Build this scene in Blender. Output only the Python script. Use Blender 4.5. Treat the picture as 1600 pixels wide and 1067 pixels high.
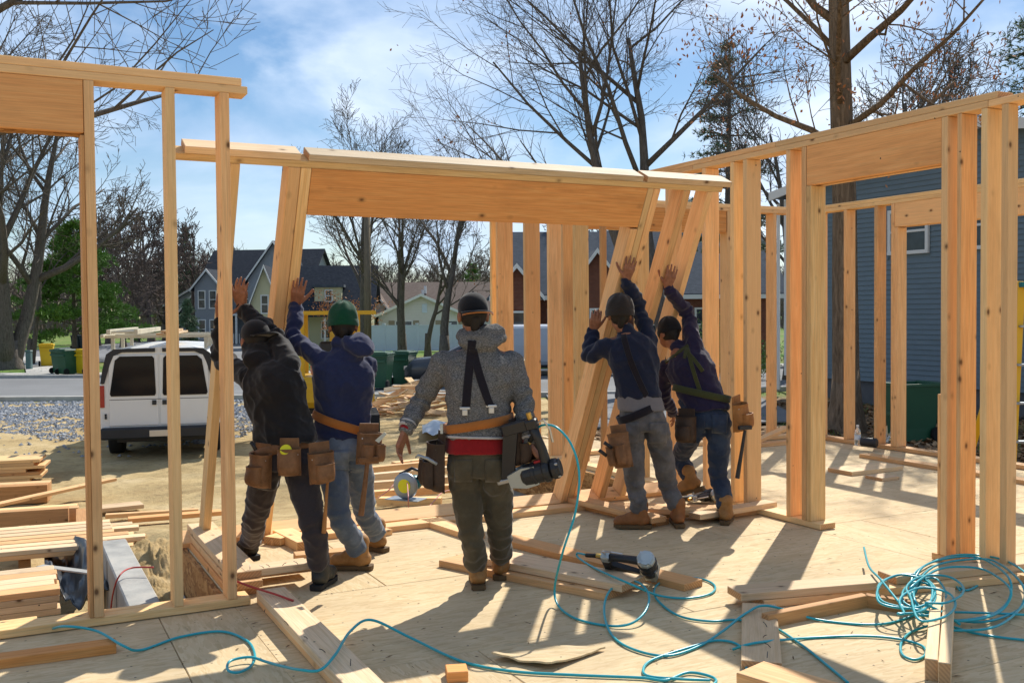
import bpy, bmesh, math, random
import numpy as np
from math import sin, cos, pi, radians, sqrt, atan2
from mathutils import Vector, Matrix, noise
from mathutils.bvhtree import BVHTree
random.seed(7)
for o in list(bpy.data.objects): bpy.data.objects.remove(o)
SC = bpy.context.scene
COL = SC.collection
V3 = Vector
# ---------------------------------------------------------------- camera
CAMZ = 1.53; PITCH = radians(1.62); ROLL = radians(.49); FPX = 1556.0
fwd = V3((0, cos(PITCH), -sin(PITCH))); up0 = V3((0, sin(PITCH), cos(PITCH))); rt0 = V3((1, 0, 0))
rt = rt0*cos(ROLL)-up0*sin(ROLL); up = up0*cos(ROLL)+rt0*sin(ROLL)
cd = bpy.data.cameras.new('camera'); cam = bpy.data.objects.new('camera', cd); COL.objects.link(cam)
cd.sensor_width = 36; cd.lens = 36*FPX/1600; cd.clip_end = 3000; cd.clip_start = .05
M = Matrix((rt, up, -fwd)).transposed().to_4x4(); M.translation = (0, 0, CAMZ); cam.matrix_world = M
SC.camera = cam
# ---------------------------------------------------------------- light
SUN_AZ = radians(22.5); SUN_EL = radians(43)
sd = bpy.data.lights.new('sun', 'SUN'); sd.energy = 4.7; sd.angle = radians(.5); sd.color = (1, .95, .86)
sun = bpy.data.objects.new('sun', sd); COL.objects.link(sun)
tosun = V3((sin(SUN_AZ)*cos(SUN_EL), cos(SUN_AZ)*cos(SUN_EL), sin(SUN_EL)))
sun.rotation_euler = tosun.to_track_quat('Z', 'Y').to_euler(); sun.location = (0, 0, 30)
wd = bpy.data.worlds.new('World'); SC.world = wd; wd.use_nodes = True
nt = wd.node_tree; nt.nodes.clear()
def wn(t, **k):
    n = nt.nodes.new(t)
    for a, b in k.items(): setattr(n, a, b)
    return n
sky = wn('ShaderNodeTexSky', sky_type='NISHITA', sun_disc=False, sun_elevation=SUN_EL, sun_rotation=SUN_AZ, air_density=1.0, dust_density=.3, ozone_density=2.2)
tc = wn('ShaderNodeTexCoord'); mp = wn('ShaderNodeMapping'); mp.inputs['Scale'].default_value = (1, 1, 2.2); mp.inputs['Location'].default_value = (1.35, .7, .42)
n1 = wn('ShaderNodeTexNoise'); n1.inputs['Scale'].default_value = 2.6; n1.inputs['Detail'].default_value = 9; n1.inputs['Roughness'].default_value = .54; n1.inputs['Distortion'].default_value = .35
cr = wn('ShaderNodeValToRGB'); cr.color_ramp.elements[0].position = .45; cr.color_ramp.elements[1].position = .59
cr.color_ramp.elements[0].color = (.06, .06, .06, 1); cr.color_ramp.elements[1].color = (.85, .85, .85, 1)
n2 = wn('ShaderNodeTexNoise'); n2.inputs['Scale'].default_value = 4.5; n2.inputs['Detail'].default_value = 6
cr2 = wn('ShaderNodeValToRGB'); cr2.color_ramp.elements[0].position = .35; cr2.color_ramp.elements[1].position = .7
cr2.color_ramp.elements[0].color = (3.0, 4.0, 5.6, 1); cr2.color_ramp.elements[1].color = (6.4, 7.0, 7.8, 1)
mx = wn('ShaderNodeMix', data_type='RGBA'); bg = wn('ShaderNodeBackground'); wo = wn('ShaderNodeOutputWorld')
hs = wn('ShaderNodeHueSaturation'); hs.inputs['Saturation'].default_value = 1.25; hs.inputs['Value'].default_value = .58
L = nt.links.new
L(tc.outputs['Generated'], mp.inputs[0]); L(mp.outputs[0], n1.inputs['Vector']); L(mp.outputs[0], n2.inputs['Vector'])
L(n1.outputs[0], cr.inputs[0]); L(n2.outputs[0], cr2.inputs[0]); L(sky.outputs[0], hs.inputs['Color'])
L(cr.outputs[0], mx.inputs[0]); L(hs.outputs[0], mx.inputs[6]); L(cr2.outputs[0], mx.inputs[7]); L(mx.outputs[2], bg.inputs[0])
bg.inputs[1].default_value = .135; L(bg.outputs[0], wo.inputs[0])
vs = SC.view_settings; vs.view_transform = 'Standard'; vs.look = 'None'; vs.exposure = 0.42; vs.gamma = 1; vs.use_curve_mapping = False
SC.render.engine = 'CYCLES'
# ---------------------------------------------------------------- coordinates
AH = radians(27)                                   # the house stands turned 27 degrees
UX = V3((cos(AH), sin(AH), 0)); VX = V3((-sin(AH), cos(AH), 0))
def H(u, v, z=0.0): return UX*u+VX*v+V3((0, 0, z))
def uvof(p): return p.dot(UX), p.dot(VX)
def ray(x, y): return fwd+rt*((x-800)/FPX)-up*((y-533.5)/FPX)
def G(x, y, z=0.0):                                # point of height z seen at a place of the photograph
    d = ray(x, y); return V3((0, 0, CAMZ))+d*((z-CAMZ)/d.z)
def D(x, y, Y):                                    # point at distance Y
    d = ray(x, y); return V3((0, 0, CAMZ))+d*(Y/d.y)
GZ = -.97
# ---------------------------------------------------------------- object helpers
PM = {}                                            # parent matrices
def obj(name, me, m=None, parent=None, mw=None):
    o = bpy.data.objects.new(name, me); COL.objects.link(o)
    if m is not None and me is not None and not me.materials: me.materials.append(m)
    if m is not None and me is not None and me.materials[0] != m:
        o.material_slots[0].link = 'OBJECT'; o.material_slots[0].material = m
    mw = mw or Matrix()
    PM[o.name] = mw
    if parent:
        o.parent = parent; o.matrix_basis = PM[parent.name].inverted() @ mw
    else: o.matrix_basis = mw
    return o
def tag(o, label=None, cat=None, group=None, kind=None):
    if label: o['label'] = label
    if cat: o['category'] = cat
    if group: o['group'] = group
    if kind: o['kind'] = kind
    return o
def thing(name, label, cat, mw=None, group=None):
    if name == 'stud_wall': return tag(obj(name, None, None, None, mw), label, cat, group, 'thing')
    if isinstance(mw, Vector): mw = Matrix.Translation(mw)
    return tag(obj(name, None, None, None, mw), label, cat, group)
def mesh(name, vs_, fs, smooth=False):
    me = bpy.data.meshes.new(name); me.from_pydata([tuple(v) for v in vs_], [], fs); me.update()
    if smooth: me.polygons.foreach_set('use_smooth', [True]*len(me.polygons))
    return me
class MB:                                          # collects shapes into one mesh, world coordinates
    def __init__(s): s.v = []; s.f = []
    def add(s, v, f):
        b = len(s.v); s.v += [V3(p) for p in v]; s.f += [tuple(i+b for i in q) for q in f]; return s
    def box(s, x0, x1, y0, y1, z0, z1, m=None, c=.003):
        v, f = cbox(x1-x0, y1-y0, z1-z0, c); o = V3(((x0+x1)/2, (y0+y1)/2, (z0+z1)/2))
        return s.add([(m @ (p+o)) if m else p+o for p in v], f)
    def tube(s, pts, r, n=6, cap=True):
        v, f = tube(pts, r, n, cap); return s.add(v, f)
    def cyl(s, a, b, r, n=12, r2=None): return s.tube([V3(a), V3(b)], [r, r if r2 is None else r2], n)
    def prism(s, poly, d):                         # polygon (3D points) swept by the vector d
        n = len(poly); poly = [V3(p) for p in poly]; d = V3(d)
        nrm = V3((0, 0, 0))
        for i in range(n): nrm += poly[i].cross(poly[(i+1) % n])
        if nrm.dot(d) > 0: poly = poly[::-1]
        return s.add(poly+[p+d for p in poly], [tuple(range(n)), tuple(range(2*n-1, n-1, -1))]+[((i+1) % n, i, n+i, n+(i+1) % n) for i in range(n)])
    def lathe(s, prof, m=None, n=16):              # prof: (radius, z)
        v = []; f = []
        for r, z in prof:
            for i in range(n):
                p = V3((r*cos(2*pi*i/n), r*sin(2*pi*i/n), z)); v.append(m @ p if m else p)
        k = len(prof)
        for j in range(k-1):
            for i in range(n): f.append((j*n+i, j*n+(i+1) % n, (j+1)*n+(i+1) % n, (j+1)*n+i))
        f.append(tuple(range(n-1, -1, -1))); f.append(tuple((k-1)*n+i for i in range(n)))
        return s.add(v, f)
    def build(s, name, m, parent=None, smooth=False, mw=None):
        base = mw or (PM[parent.name] if parent else Matrix())
        iv = base.inverted()
        return obj(name, mesh(name, [iv @ p for p in s.v], s.f, smooth), m, parent, base)
def cbox(lx, ly, lz, c=.003):
    c = min(c, lx*.3, ly*.3, lz*.3); v = []; idx = {}
    h = (lx/2, ly/2, lz/2)
    for sx in (-1, 1):
        for sy in (-1, 1):
            for sz in (-1, 1):
                for a in range(3):
                    p = [sx*(h[0]-c), sy*(h[1]-c), sz*(h[2]-c)]; s_ = (sx, sy, sz)
                    p[a] = s_[a]*h[a]; idx[(sx, sy, sz, a)] = len(v); v.append(V3(p))
    f = []
    def q(l):
        pts = [v[i] for i in l]; n = (pts[1]-pts[0]).cross(pts[2]-pts[0]); ce = sum(pts, V3())/len(pts)
        f.append(tuple(l if n.dot(ce) > 0 else l[::-1]))
    for a in range(3):
        b, c_ = (a+1) % 3, (a+2) % 3
        for s in (-1, 1):
            l = []
            for t, w in ((-1, -1), (1, -1), (1, 1), (-1, 1)):
                k = [0, 0, 0]; k[a] = s; k[b] = t; k[c_] = w; l.append(idx[(*k, a)])
            q(l)
        for t in (-1, 1):
            for w in (-1, 1):
                k0 = [0, 0, 0]; k1 = [0, 0, 0]; k0[a] = -1; k1[a] = 1
                for k in (k0, k1): k[b] = t; k[c_] = w
                q([idx[(*k0, b)], idx[(*k1, b)], idx[(*k1, c_)], idx[(*k0, c_)]])
    for sx in (-1, 1):
        for sy in (-1, 1):
            for sz in (-1, 1): q([idx[(sx, sy, sz, 0)], idx[(sx, sy, sz, 1)], idx[(sx, sy, sz, 2)]])
    return v, f
def tube(pts, r, n=6, cap=True):
    pts = [V3(p) for p in pts]; k = len(pts)
    rr = r if isinstance(r, (list, tuple)) else [r]*k
    v = []; f = []; ref = None
    for i, p in enumerate(pts):
        d = (pts[min(i+1, k-1)]-pts[max(i-1, 0)])
        d = d.normalized() if d.length > 1e-9 else V3((0, 0, 1))
        if ref is None: ref = d.orthogonal().normalized()
        a = (ref-d*ref.dot(d))
        a = a.normalized() if a.length > 1e-6 else d.orthogonal().normalized()
        ref = a; b = d.cross(a)
        for j in range(n): v.append(p+(a*cos(2*pi*j/n)+b*sin(2*pi*j/n))*rr[i])
    for i in range(k-1):
        for j in range(n): f.append((i*n+j, i*n+(j+1) % n, (i+1)*n+(j+1) % n, (i+1)*n+j))
    if cap and n > 2: f.append(tuple(range(n-1, -1, -1))); f.append(tuple((k-1)*n+j for j in range(n)))
    return v, f
def spline(P, k=8, closed=False):
    P = [V3(p) for p in P]; n = len(P); out = []
    for i in range(n-1):
        a = P[max(i-1, 0)]; b = P[i]; c = P[i+1]; d = P[min(i+2, n-1)]
        for j in range(k):
            t = j/k; out.append(.5*((2*b)+(c-a)*t+(2*a-5*b+4*c-d)*t*t+(3*b-a-3*c+d)*t**3))
    out.append(P[-1]); return out
BC = {}
def bmesh_box(l, w, t, c=.003):
    k = (round(l, 3), round(w, 3), round(t, 3), c)
    if k not in BC:
        v, f = cbox(*k[:3], c); BC[k] = mesh('board', v, f)
    return BC[k]
def board(name, a, b, w, t, upv, parent=None, m=None):
    """a board from a to b (centre line); width w across, thickness t along upv"""
    a = V3(a); b = V3(b); x = (b-a); l = x.length; x.normalize(); z = V3(upv); z = (z-x*z.dot(x)).normalized(); y = z.cross(x)
    mw = Matrix((x, y, z)).transposed().to_4x4(); mw.translation = (a+b)/2
    return obj(name, bmesh_box(l, w, t), m or MAT['lumber'], parent, mw)
def piece(name, parent, x0, x1, y0, y1, z0, z1, m=None):
    """a board given as a box in the parent's own axes; its grain runs along the longest side"""
    d = (x1-x0, y1-y0, z1-z0); c = V3(((x0+x1)/2, (y0+y1)/2, (z0+z1)/2)); a = d.index(max(d))
    R = Matrix.Identity(3)
    if a == 1: R = Matrix(((0, -1, 0), (1, 0, 0), (0, 0, 1)))
    if a == 2: R = Matrix(((0, 0, -1), (0, 1, 0), (1, 0, 0)))
    dd = [abs(x) for x in (R.transposed() @ V3(d))]
    mw = PM[parent.name] @ (Matrix.Translation(c) @ R.to_4x4())
    return obj(name, bmesh_box(*dd), m or MAT['lumber'], parent, mw)
# ---------------------------------------------------------------- materials
MAT = {}
class N:
    def __init__(s, name, rough=.8, spec=.3, metal=0):
        s.m = bpy.data.materials.new(name); s.m.use_nodes = True; s.t = s.m.node_tree; s.b = s.t.nodes['Principled BSDF']
        s.b.inputs['Roughness'].default_value = rough; s.b.inputs['Specular IOR Level'].default_value = spec; s.b.inputs['Metallic'].default_value = metal
        MAT[name] = s.m; s._c = None
    def n(s, t, **k):
        n = s.t.nodes.new(t)
        for a, b in k.items():
            if a in n.inputs.keys() if hasattr(n.inputs, 'keys') else False: n.inputs[a].default_value = b
            else: setattr(n, a, b)
        return n
    def l(s, a, b): s.t.links.new(a, b)
    def coord(s, scale=(1, 1, 1), rnd=True, kind='Object', rot=(0, 0, 0)):
        tc = s.n('ShaderNodeTexCoord'); mp = s.n('ShaderNodeMapping'); mp.inputs['Scale'].default_value = scale; mp.inputs['Rotation'].default_value = rot
        s.l(tc.outputs[kind], mp.inputs[0])
        if rnd:
            oi = s.n('ShaderNodeObjectInfo'); mu = s.n('ShaderNodeMath', operation='MULTIPLY'); mu.inputs[1].default_value = 37.0
            s.l(oi.outputs['Random'], mu.inputs[0]); s.l(mu.outputs[0], mp.inputs['Location'])
        return mp.outputs[0]
    def noise(s, vec, scale, detail=4, rough=.55, dist=0):
        n = s.n('ShaderNodeTexNoise'); n.inputs['Scale'].default_value = scale; n.inputs['Detail'].default_value = detail; n.inputs['Roughness'].default_value = rough; n.inputs['Distortion'].default_value = dist
        if vec is not None: s.l(vec, n.inputs['Vector'])
        return n.outputs['Fac']
    def ramp(s, fac, stops):
        r = s.n('ShaderNodeValToRGB'); e = r.color_ramp.elements
        while len(e) < len(stops): e.new(.5)
        for i, (p, c) in enumerate(stops): e[i].position = p; e[i].color = (*c, 1) if len(c) == 3 else c
        s.l(fac, r.inputs[0]); return r.outputs[0]
    def mix(s, fac, a, b, mode='MIX'):
        n = s.n('ShaderNodeMix', data_type='RGBA', blend_type=mode)
        for i, x in ((0, fac), (6, a), (7, b)):
            if isinstance(x, (int, float)): n.inputs[i].default_value = x
            elif isinstance(x, tuple): n.inputs[i].default_value = (*x, 1) if len(x) == 3 else x
            else: s.l(x, n.inputs[i])
        return n.outputs[2]
    def math(s, op, a, b=0.0, clamp=False):
        n = s.n('ShaderNodeMath', operation=op, use_clamp=clamp)
        for i, x in ((0, a), (1, b)):
            if isinstance(x, (int, float)): n.inputs[i].default_value = x
            else: s.l(x, n.inputs[i])
        return n.outputs[0]
    def col(s, c):
        if isinstance(c, tuple): s.b.inputs['Base Color'].default_value = (*c, 1)
        else: s.l(c, s.b.inputs['Base Color'])
        return s
    def bump(s, h, strength=.3, dist=.01):
        b = s.n('ShaderNodeBump'); b.inputs['Strength'].default_value = strength; b.inputs['Distance'].default_value = dist
        s.l(h, b.inputs['Height']); s.l(b.outputs[0], s.b.inputs['Normal']); return s
    def rand(s): return s.n('ShaderNodeObjectInfo').outputs['Random']
def flat(name, c, rough=.6, spec=.3, metal=0, var=.25, scale=6, bump=0):
    q = N(name, rough, spec, metal); v = q.coord(); f = q.noise(v, scale, 5)
    q.col(q.mix(f, tuple(x*(1-var) for x in c), tuple(min(1, x*(1+var)) for x in c)))
    if bump: q.bump(q.noise(v, scale*12, 3), bump, .004)
    return q.m
def lumber(name, a, b, c, knot=(.10, .045, .02)):
    q = N(name, .72, .22)
    v = q.coord((1.2, 22, 22)); g = q.noise(v, 2.2, 6, .62, .5)
    v2 = q.coord((3, 120, 120)); g2 = q.noise(v2, 1.5, 2, .5)
    col = q.ramp(g, [(.28, a), (.5, b), (.72, c)])
    col = q.mix(q.ramp(g2, [(.42, (0, 0, 0)), (.70, (.55,)*3)]), col, tuple(x*.58 for x in b))
    r = q.rand()                                                  # every board its own tone
    col = q.mix(q.ramp(r, [(0, (.0,)*3), (1, (.55,)*3)]), col, q.mix(r, (.82, .40, .17), (.86, .61, .32)))
    hv = q.n('ShaderNodeHueSaturation'); q.l(q.math('ADD', q.math('MULTIPLY', q.math('FRACT', q.math('MULTIPLY', r, 7.31)), .3), .84), hv.inputs['Value']); q.l(col, hv.inputs['Color']); col = hv.outputs[0]
    vk = q.coord((4.2, 6.5, 6.5)); vo = q.n('ShaderNodeTexVoronoi'); vo.inputs['Scale'].default_value = 1.25; q.l(vk, vo.inputs['Vector'])
    k = q.ramp(vo.outputs['Distance'], [(.05, (1, 1, 1)), (.085, (.6,)*3), (.12, (.25,)*3), (.20, (0, 0, 0))])
    sel = q.ramp(q.noise(vk, .55, 1), [(.40, (0, 0, 0)), (.46, (1, 1, 1))])
    col = q.mix(q.math('MULTIPLY', q.math('MULTIPLY', k, sel), .9), col, knot)
    vn = q.n('ShaderNodeTexVoronoi'); vn.inputs['Scale'].default_value = 7.5; q.l(q.coord((1, 1, 1)), vn.inputs['Vector']); sc_ = q.n('ShaderNodeSeparateColor'); q.l(vn.outputs['Color'], sc_.inputs[0])   # nail heads
    col = q.mix(q.math('MULTIPLY', q.math('LESS_THAN', vn.outputs['Distance'], .045), q.math('GREATER_THAN', sc_.outputs[0], .72)), col, (.07, .055, .045))
    gr = q.ramp(q.noise(q.coord((.8, 3, 3)), 1.7, 5, .65), [(.52, (0, 0, 0)), (.75, (1, 1, 1))])   # handling marks
    col = q.mix(q.math('MULTIPLY', gr, .3), col, (.22, .12, .055))
    tcn = q.n('ShaderNodeTexCoord'); sx = q.n('ShaderNodeSeparateXYZ'); q.l(tcn.outputs['Normal'], sx.inputs[0])
    e = q.math('GREATER_THAN', q.math('ABSOLUTE', sx.outputs[0]), .8)
    wv = q.n('ShaderNodeTexWave', wave_type='RINGS', rings_direction='X'); wv.inputs['Scale'].default_value = 22; wv.inputs['Distortion'].default_value = 1.5
    q.l(q.coord((1, 1, 1)), wv.inputs['Vector'])
    col = q.mix(q.math('MULTIPLY', e, .75), col, q.mix(wv.outputs['Fac'], (.36, .17, .07), (.56, .31, .14)))
    q.col(col); q.bump(g2, .18, .002); return q.m
lumber('lumber', (.66, .34, .145), (.80, .465, .21), (.85, .555, .285))
lumber('lumber_orange', (.64, .25, .065), (.80, .345, .10), (.85, .44, .16))
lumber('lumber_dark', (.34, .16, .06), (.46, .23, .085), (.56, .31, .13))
lumber('lumber_pale', (.62, .45, .26), (.72, .55, .35), (.78, .62, .42))
lumber('lumber_yellow', (.72, .425, .17), (.82, .54, .24), (.86, .62, .32))
def osb(name, dark, midc, light, amt, dirt, nails=False):
    q = N(name, .82, .15)
    v = q.coord((1, 1, 1))
    cols = None
    for i, (rot, sc) in enumerate(((.3, (9, 42, 20)), (1.5, (8, 38, 20)), (2.4, (10, 46, 20)), (.95, (7, 36, 20)))):
        vv = q.coord(sc, True, 'Object', (0, 0, rot))
        vo = q.n('ShaderNodeTexVoronoi'); vo.inputs['Scale'].default_value = 1.0; q.l(vv, vo.inputs['Vector'])
        c = q.ramp(vo.outputs['Color'], [(.0, dark), (.45, midc), (1, light)])
        cols = c if cols is None else q.mix(q.math('GREATER_THAN', q.noise(vv, .7+.2*i, 1), .52), cols, c)
    base = q.mix(amt, midc, cols)
    big = q.noise(q.coord((1, 1, 1), False), 1.1, 6, .6)
    base = q.mix(q.ramp(big, [(.42, (0, 0, 0)), (.68, (dirt,)*3)]), base, (.30, .235, .15))     # trodden-in sand and dust
    st = q.noise(q.coord((3, 34, 3), True), 1.2, 3, .5)
    base = q.mix(q.ramp(st, [(.66, (0, 0, 0)), (.74, (.5,)*3)]), base, tuple(x*.45 for x in midc))
    if nails:
        sx = q.n('ShaderNodeSeparateXYZ'); q.l(q.coord((1, 1, 1), False), sx.inputs[0])
        def cell(o, k): return q.math('ABSOLUTE', q.math('MULTIPLY', q.math('SUBTRACT', q.math('FRACT', q.math('MULTIPLY', o, 1/k)), .5), k))
        rr = q.math('MAXIMUM', cell(sx.outputs[0], .406), cell(sx.outputs[1], .152))
        base = q.mix(q.math('LESS_THAN', rr, .0045), base, (.10, .085, .07))
        wet = q.noise(q.coord((1, 1, 1), False), .9, 5, .62, .5)
        base = q.mix(q.ramp(wet, [(.62, (0, 0, 0)), (.72, (.28,)*3)]), base, (.30, .165, .085))
    q.col(base); q.bump(q.noise(v, 130, 3), .2, .002); return q.m
osb('subfloor', (.46, .325, .165), (.64, .485, .28), (.73, .59, .38), .65, .35, True)
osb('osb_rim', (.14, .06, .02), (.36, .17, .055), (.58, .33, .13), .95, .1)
# ================================================================ the house under construction
T = .045; DP = .14; ST = 2.68; PL = .04
def hm(u, v, z=0, rot=0): return Matrix.Translation(H(u, v, z)) @ Matrix.Rotation(AH+rot, 4, 'Z')
# deck: panels on a joisted platform
deck = tag(obj('floor_deck', None, None, None, hm(0, 0)), kind='structure')
DR = [(-7, 1.05, -5, 5.42), (1.05, 5.0, -5, 6.96), (5.0, 8.72, -5, 9.24), (8.72, 12, -5, 4.3), (5.0, 6.3, 9.24, 10.56)]
for i, (u0, u1, v0, v1) in enumerate(DR):
    for k in range(-7, 12):
        for j in range(-3, 8):
            a0 = j*2.44+(1.22 if k % 2 else 0)-.55; b0 = k*1.22+.42
            x0 = max(u0, a0+.002); x1 = min(u1, a0+2.438); y0 = max(v0, b0+.002); y1 = min(v1, b0+1.218)
            if x1-x0 > .02 and y1-y0 > .02:
                w = H((x0+x1)/2, (y0+y1)/2)
                if w.y < -1.2: continue
                piece('subfloor_panel', deck, x0, x1, y0, y1, -.022, 0, MAT['subfloor'])
fb = MB(); mm = hm(0, 0)
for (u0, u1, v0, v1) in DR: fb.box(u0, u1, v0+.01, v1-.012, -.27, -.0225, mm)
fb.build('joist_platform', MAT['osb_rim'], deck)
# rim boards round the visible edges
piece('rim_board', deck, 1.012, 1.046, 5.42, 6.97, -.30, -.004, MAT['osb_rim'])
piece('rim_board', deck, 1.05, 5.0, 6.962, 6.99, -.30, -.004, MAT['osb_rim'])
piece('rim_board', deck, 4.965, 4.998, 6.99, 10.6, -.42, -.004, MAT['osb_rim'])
fw = MB()
fw.box(.98, 1.0, 5.5, 6.9, -1.4, -.27, mm); fw.box(1.1, 5.0, 6.75, 6.93, -1.4, -.272, mm); fw.box(5.02, 5.2, 6.9, 10.5, -1.4, -.272, mm)
fw.box(5.1, 8.7, 9.02, 9.2, -1.4, -.272, mm); fw.box(8.5, 8.69, 4, 9.02, -1.4, -.272, mm)
q = N('concrete', .9, .1); v = q.coord((1, 1, 1), False)
q.col(q.ramp(q.noise(v, 2.5, 8, .65), [(.3, (.23, .24, .245)), (.55, (.37, .38, .38)), (.8, (.50, .49, .46))])); q.bump(q.noise(v, 40, 5), .3, .006)
tag(fw.build('foundation', MAT['concrete']), 'grey concrete foundation carrying the plywood deck', 'foundation', kind='thing')
# --- W1, near left wall with a header
w1 = thing('stud_wall', 'near left timber wall frame with a deep header at the photo edge', 'wall frame', hm(0, 5.28))
piece('bottom_plate', w1, -1.2, 1.13, .004, .144, .0045, .046, MAT['lumber_yellow'])
piece('top_plate', w1, -1.2, 1.155, .0, .14, 2.682, 2.722); piece('top_plate', w1, -1.2, 1.125, .001, .141, 2.723, 2.763)
piece('header', w1, -1.2, .364, .004, .042, 2.425, 2.681, MAT['lumber_orange']); piece('header', w1, -1.2, .364, .1, .138, 2.425, 2.681)
piece('header_filler', w1, -1.2, .364, .043, .099, 2.415, 2.67, MAT['osb_rim'])
piece('king_stud', w1, .366, .412, -.001, .139, .047, 2.681); piece('jack_stud', w1, .346, .365, 0.002, .14, .047, 2.414, MAT['lumber_dark'])
piece('stud', w1, .745, .79, -.001, .139, .047, 2.681, MAT['lumber_yellow']); piece('stud', w1, 1.012, 1.06, -.001, .139, .047, 2.681)
piece('stud', w1, -.95, -.905, -.001, .139, .047, 2.41)
# --- W3, long right wall
w3 = thing('stud_wall', 'long right timber wall frame running back, with a header over its doorway', 'wall frame', hm(5.03, 0))
def st3(v0, t=T, z1=ST, z0=PL+.006, d=DP, m=None, name='stud', du=0): return piece(name, w3, du, d+du, v0, v0+t, z0, z1, m)
piece('bottom_plate', w3, .002, .142, 5.17, 10.5, .0045, .045, MAT['lumber_yellow']); piece('bottom_plate', w3, .002, .142, 2.2, 4.24, .0045, .045)
for a, b in ((2.2, 3.86), (3.86, 6.6), (6.6, 10.5)): piece('top_plate', w3, 0, .14, a+.001, b-.001, 2.682, 2.722)
for a, b in ((2.0, 3.64), (3.80, 5.62), (5.622, 8.1), (8.102, 10.3)): piece('top_plate', w3, 0.001, .141, a, b, 2.7235, 2.763)
piece('header', w3, .004, .044, 4.18, 5.307, 2.405, 2.681, MAT['lumber_orange']); piece('header', w3, .098, .138, 4.18, 5.307, 2.405, 2.681)
st3(5.262, .045, 2.403, m=MAT['lumber_yellow'], name='jack_stud'); st3(5.31, .045, name='king_stud'); st3(5.466, .045)
st3(4.132, .045, name='king_stud'); st3(4.178, .02, 1.02, name='cripple_stud'); st3(4.036, .03); st3(3.862, .043, m=MAT['lumber_yellow']); st3(3.728, .044, d=.085)
st3(5.935, .045); st3(6.085, .045, m=MAT['lumber_yellow']); st3(6.435, .045); st3(6.935, .045); st3(7.42, .045, m=MAT['lumber_yellow']); st3(8.0, .036, d=.06, m=MAT['lumber_dark'])
for v, t, d, m in ((8.49, .045, .16, 'lumber_yellow'), (8.72, .045, .13, 'lumber'), (9.015, .045, .17, 'lumber'), (9.545, .045, .185, 'lumber'), (10.22, .045, .2, 'lumber'), (10.378, .045, .09, 'lumber_yellow')): st3(v, t, d=d, m=MAT[m])
# --- W4, far wall
w4 = thing('stud_wall', 'far timber wall frame with a header, behind the leaning wall frame', 'wall frame', hm(0, 9.1))
piece('bottom_plate', w4, 5.18, 8.72, .002, .142, .0045, .045); piece('top_plate', w4, 5.18, 8.58, 0, .14, 2.682, 2.722); piece('top_plate', w4, 5.19, 8.72, .001, .141, 2.7235, 2.763)
piece('header', w4, 5.55, 7.42, .004, .044, 2.43, 2.681, MAT['lumber_orange']); piece('header', w4, 5.55, 7.42, .098, .138, 2.43, 2.681)
for u, z in ((5.3, ST), (5.5, ST), (7.43, ST), (7.78, ST), (8.12, ST), (8.5, ST)): piece('stud', w4, u, u+T, 0, .14, .047, z)
# --- W5, far right wall
w5 = thing('stud_wall', 'far right timber wall frame in front of the blue house', 'wall frame', hm(8.6, 0))
piece('bottom_plate', w5, .002, .142, 3, 9.09, .0045, .045); piece('top_plate', w5, 0, .14, 3, 9.09, 2.682, 2.722, MAT['lumber_yellow']); piece('top_plate', w5, .001, .141, 3, 9.0, 2.7235, 2.763, MAT['lumber_yellow'])
for v, z in ((8.865, ST), (8.43, ST), (7.98, ST), (7.745, ST), (7.699, 2.42), (5.30, ST), (5.346, 2.42), (4.9, ST)): piece('stud', w5, 0, .14, v, v+T, .047, z)
piece('header', w5, .004, .044, 5.347, 7.743, 2.425, 2.681, MAT['lumber_orange']); piece('header', w5, .098, .138, 5.347, 7.743, 2.425, 2.681)
# --- W7, cross wall plates right
w7 = thing('stud_wall', 'cross wall frame at the right photo edge behind the tall studs', 'wall frame', hm(0, 3.45))
piece('top_plate', w7, 5.18, 8.58, 0, .14, 2.682, 2.722, MAT['lumber_yellow']); piece('top_plate', w7, 5.2, 8.58, .001, .141, 2.7235, 2.763); piece('bottom_plate', w7, 5.18, 8.58, .002, .142, .0045, .045)
for u in (6.9, 8.5): piece('stud', w7, u, u+T, 0, .14, .047, ST)
# --- W2, the frame being raised
TL = radians(26); SH = 2.63
w2m = hm(0, 6.78, 0.006) @ Matrix.Rotation(TL, 4, 'X')
w2 = thing('stud_wall', 'timber wall frame leaning towards the workers as they push it up', 'wall frame', w2m)
piece('bottom_plate', w2, 1.0, 4.9, 0, .14, 0, .04)
piece('top_plate', w2, .81, 4.545, -.0, .14, SH, SH+.04, MAT['lumber_yellow'])
for a, b in ((.886, 1.52), (1.567, 3.86), (3.895, 4.61)): piece('top_plate', w2, a, b, -.001, .139, SH+.0415, SH+.081, MAT['lumber_pale'])
piece('header', w2, 1.59, 3.915, -.0, .04, SH-.285, SH-.0015, MAT['lumber_orange']); piece('header', w2, 1.59, 3.915, .1, .138, SH-.285, SH-.0015)
piece('header_filler', w2, 1.59, 3.915, .041, .099, SH-.295, SH-.01, MAT['osb_rim'])
for u0, u1, z, m in ((1.135, 1.185, SH, 'lumber_yellow'), (1.455, 1.525, SH, 'lumber'), (1.528, 1.588, SH, 'lumber_yellow'), (3.917, 3.965, SH, 'lumber_yellow'), (3.968, 4.02, SH, 'lumber'), (4.215, 4.275, SH, 'lumber'), (4.42, 4.47, SH, 'lumber')):
    piece('stud', w2, u0, u1, -.001, .139, .041, z-.0015, MAT[m])
piece('jack_stud', w2, 3.86, 3.914, -.002, .138, .041, SH-.2965, MAT['lumber'])
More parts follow.
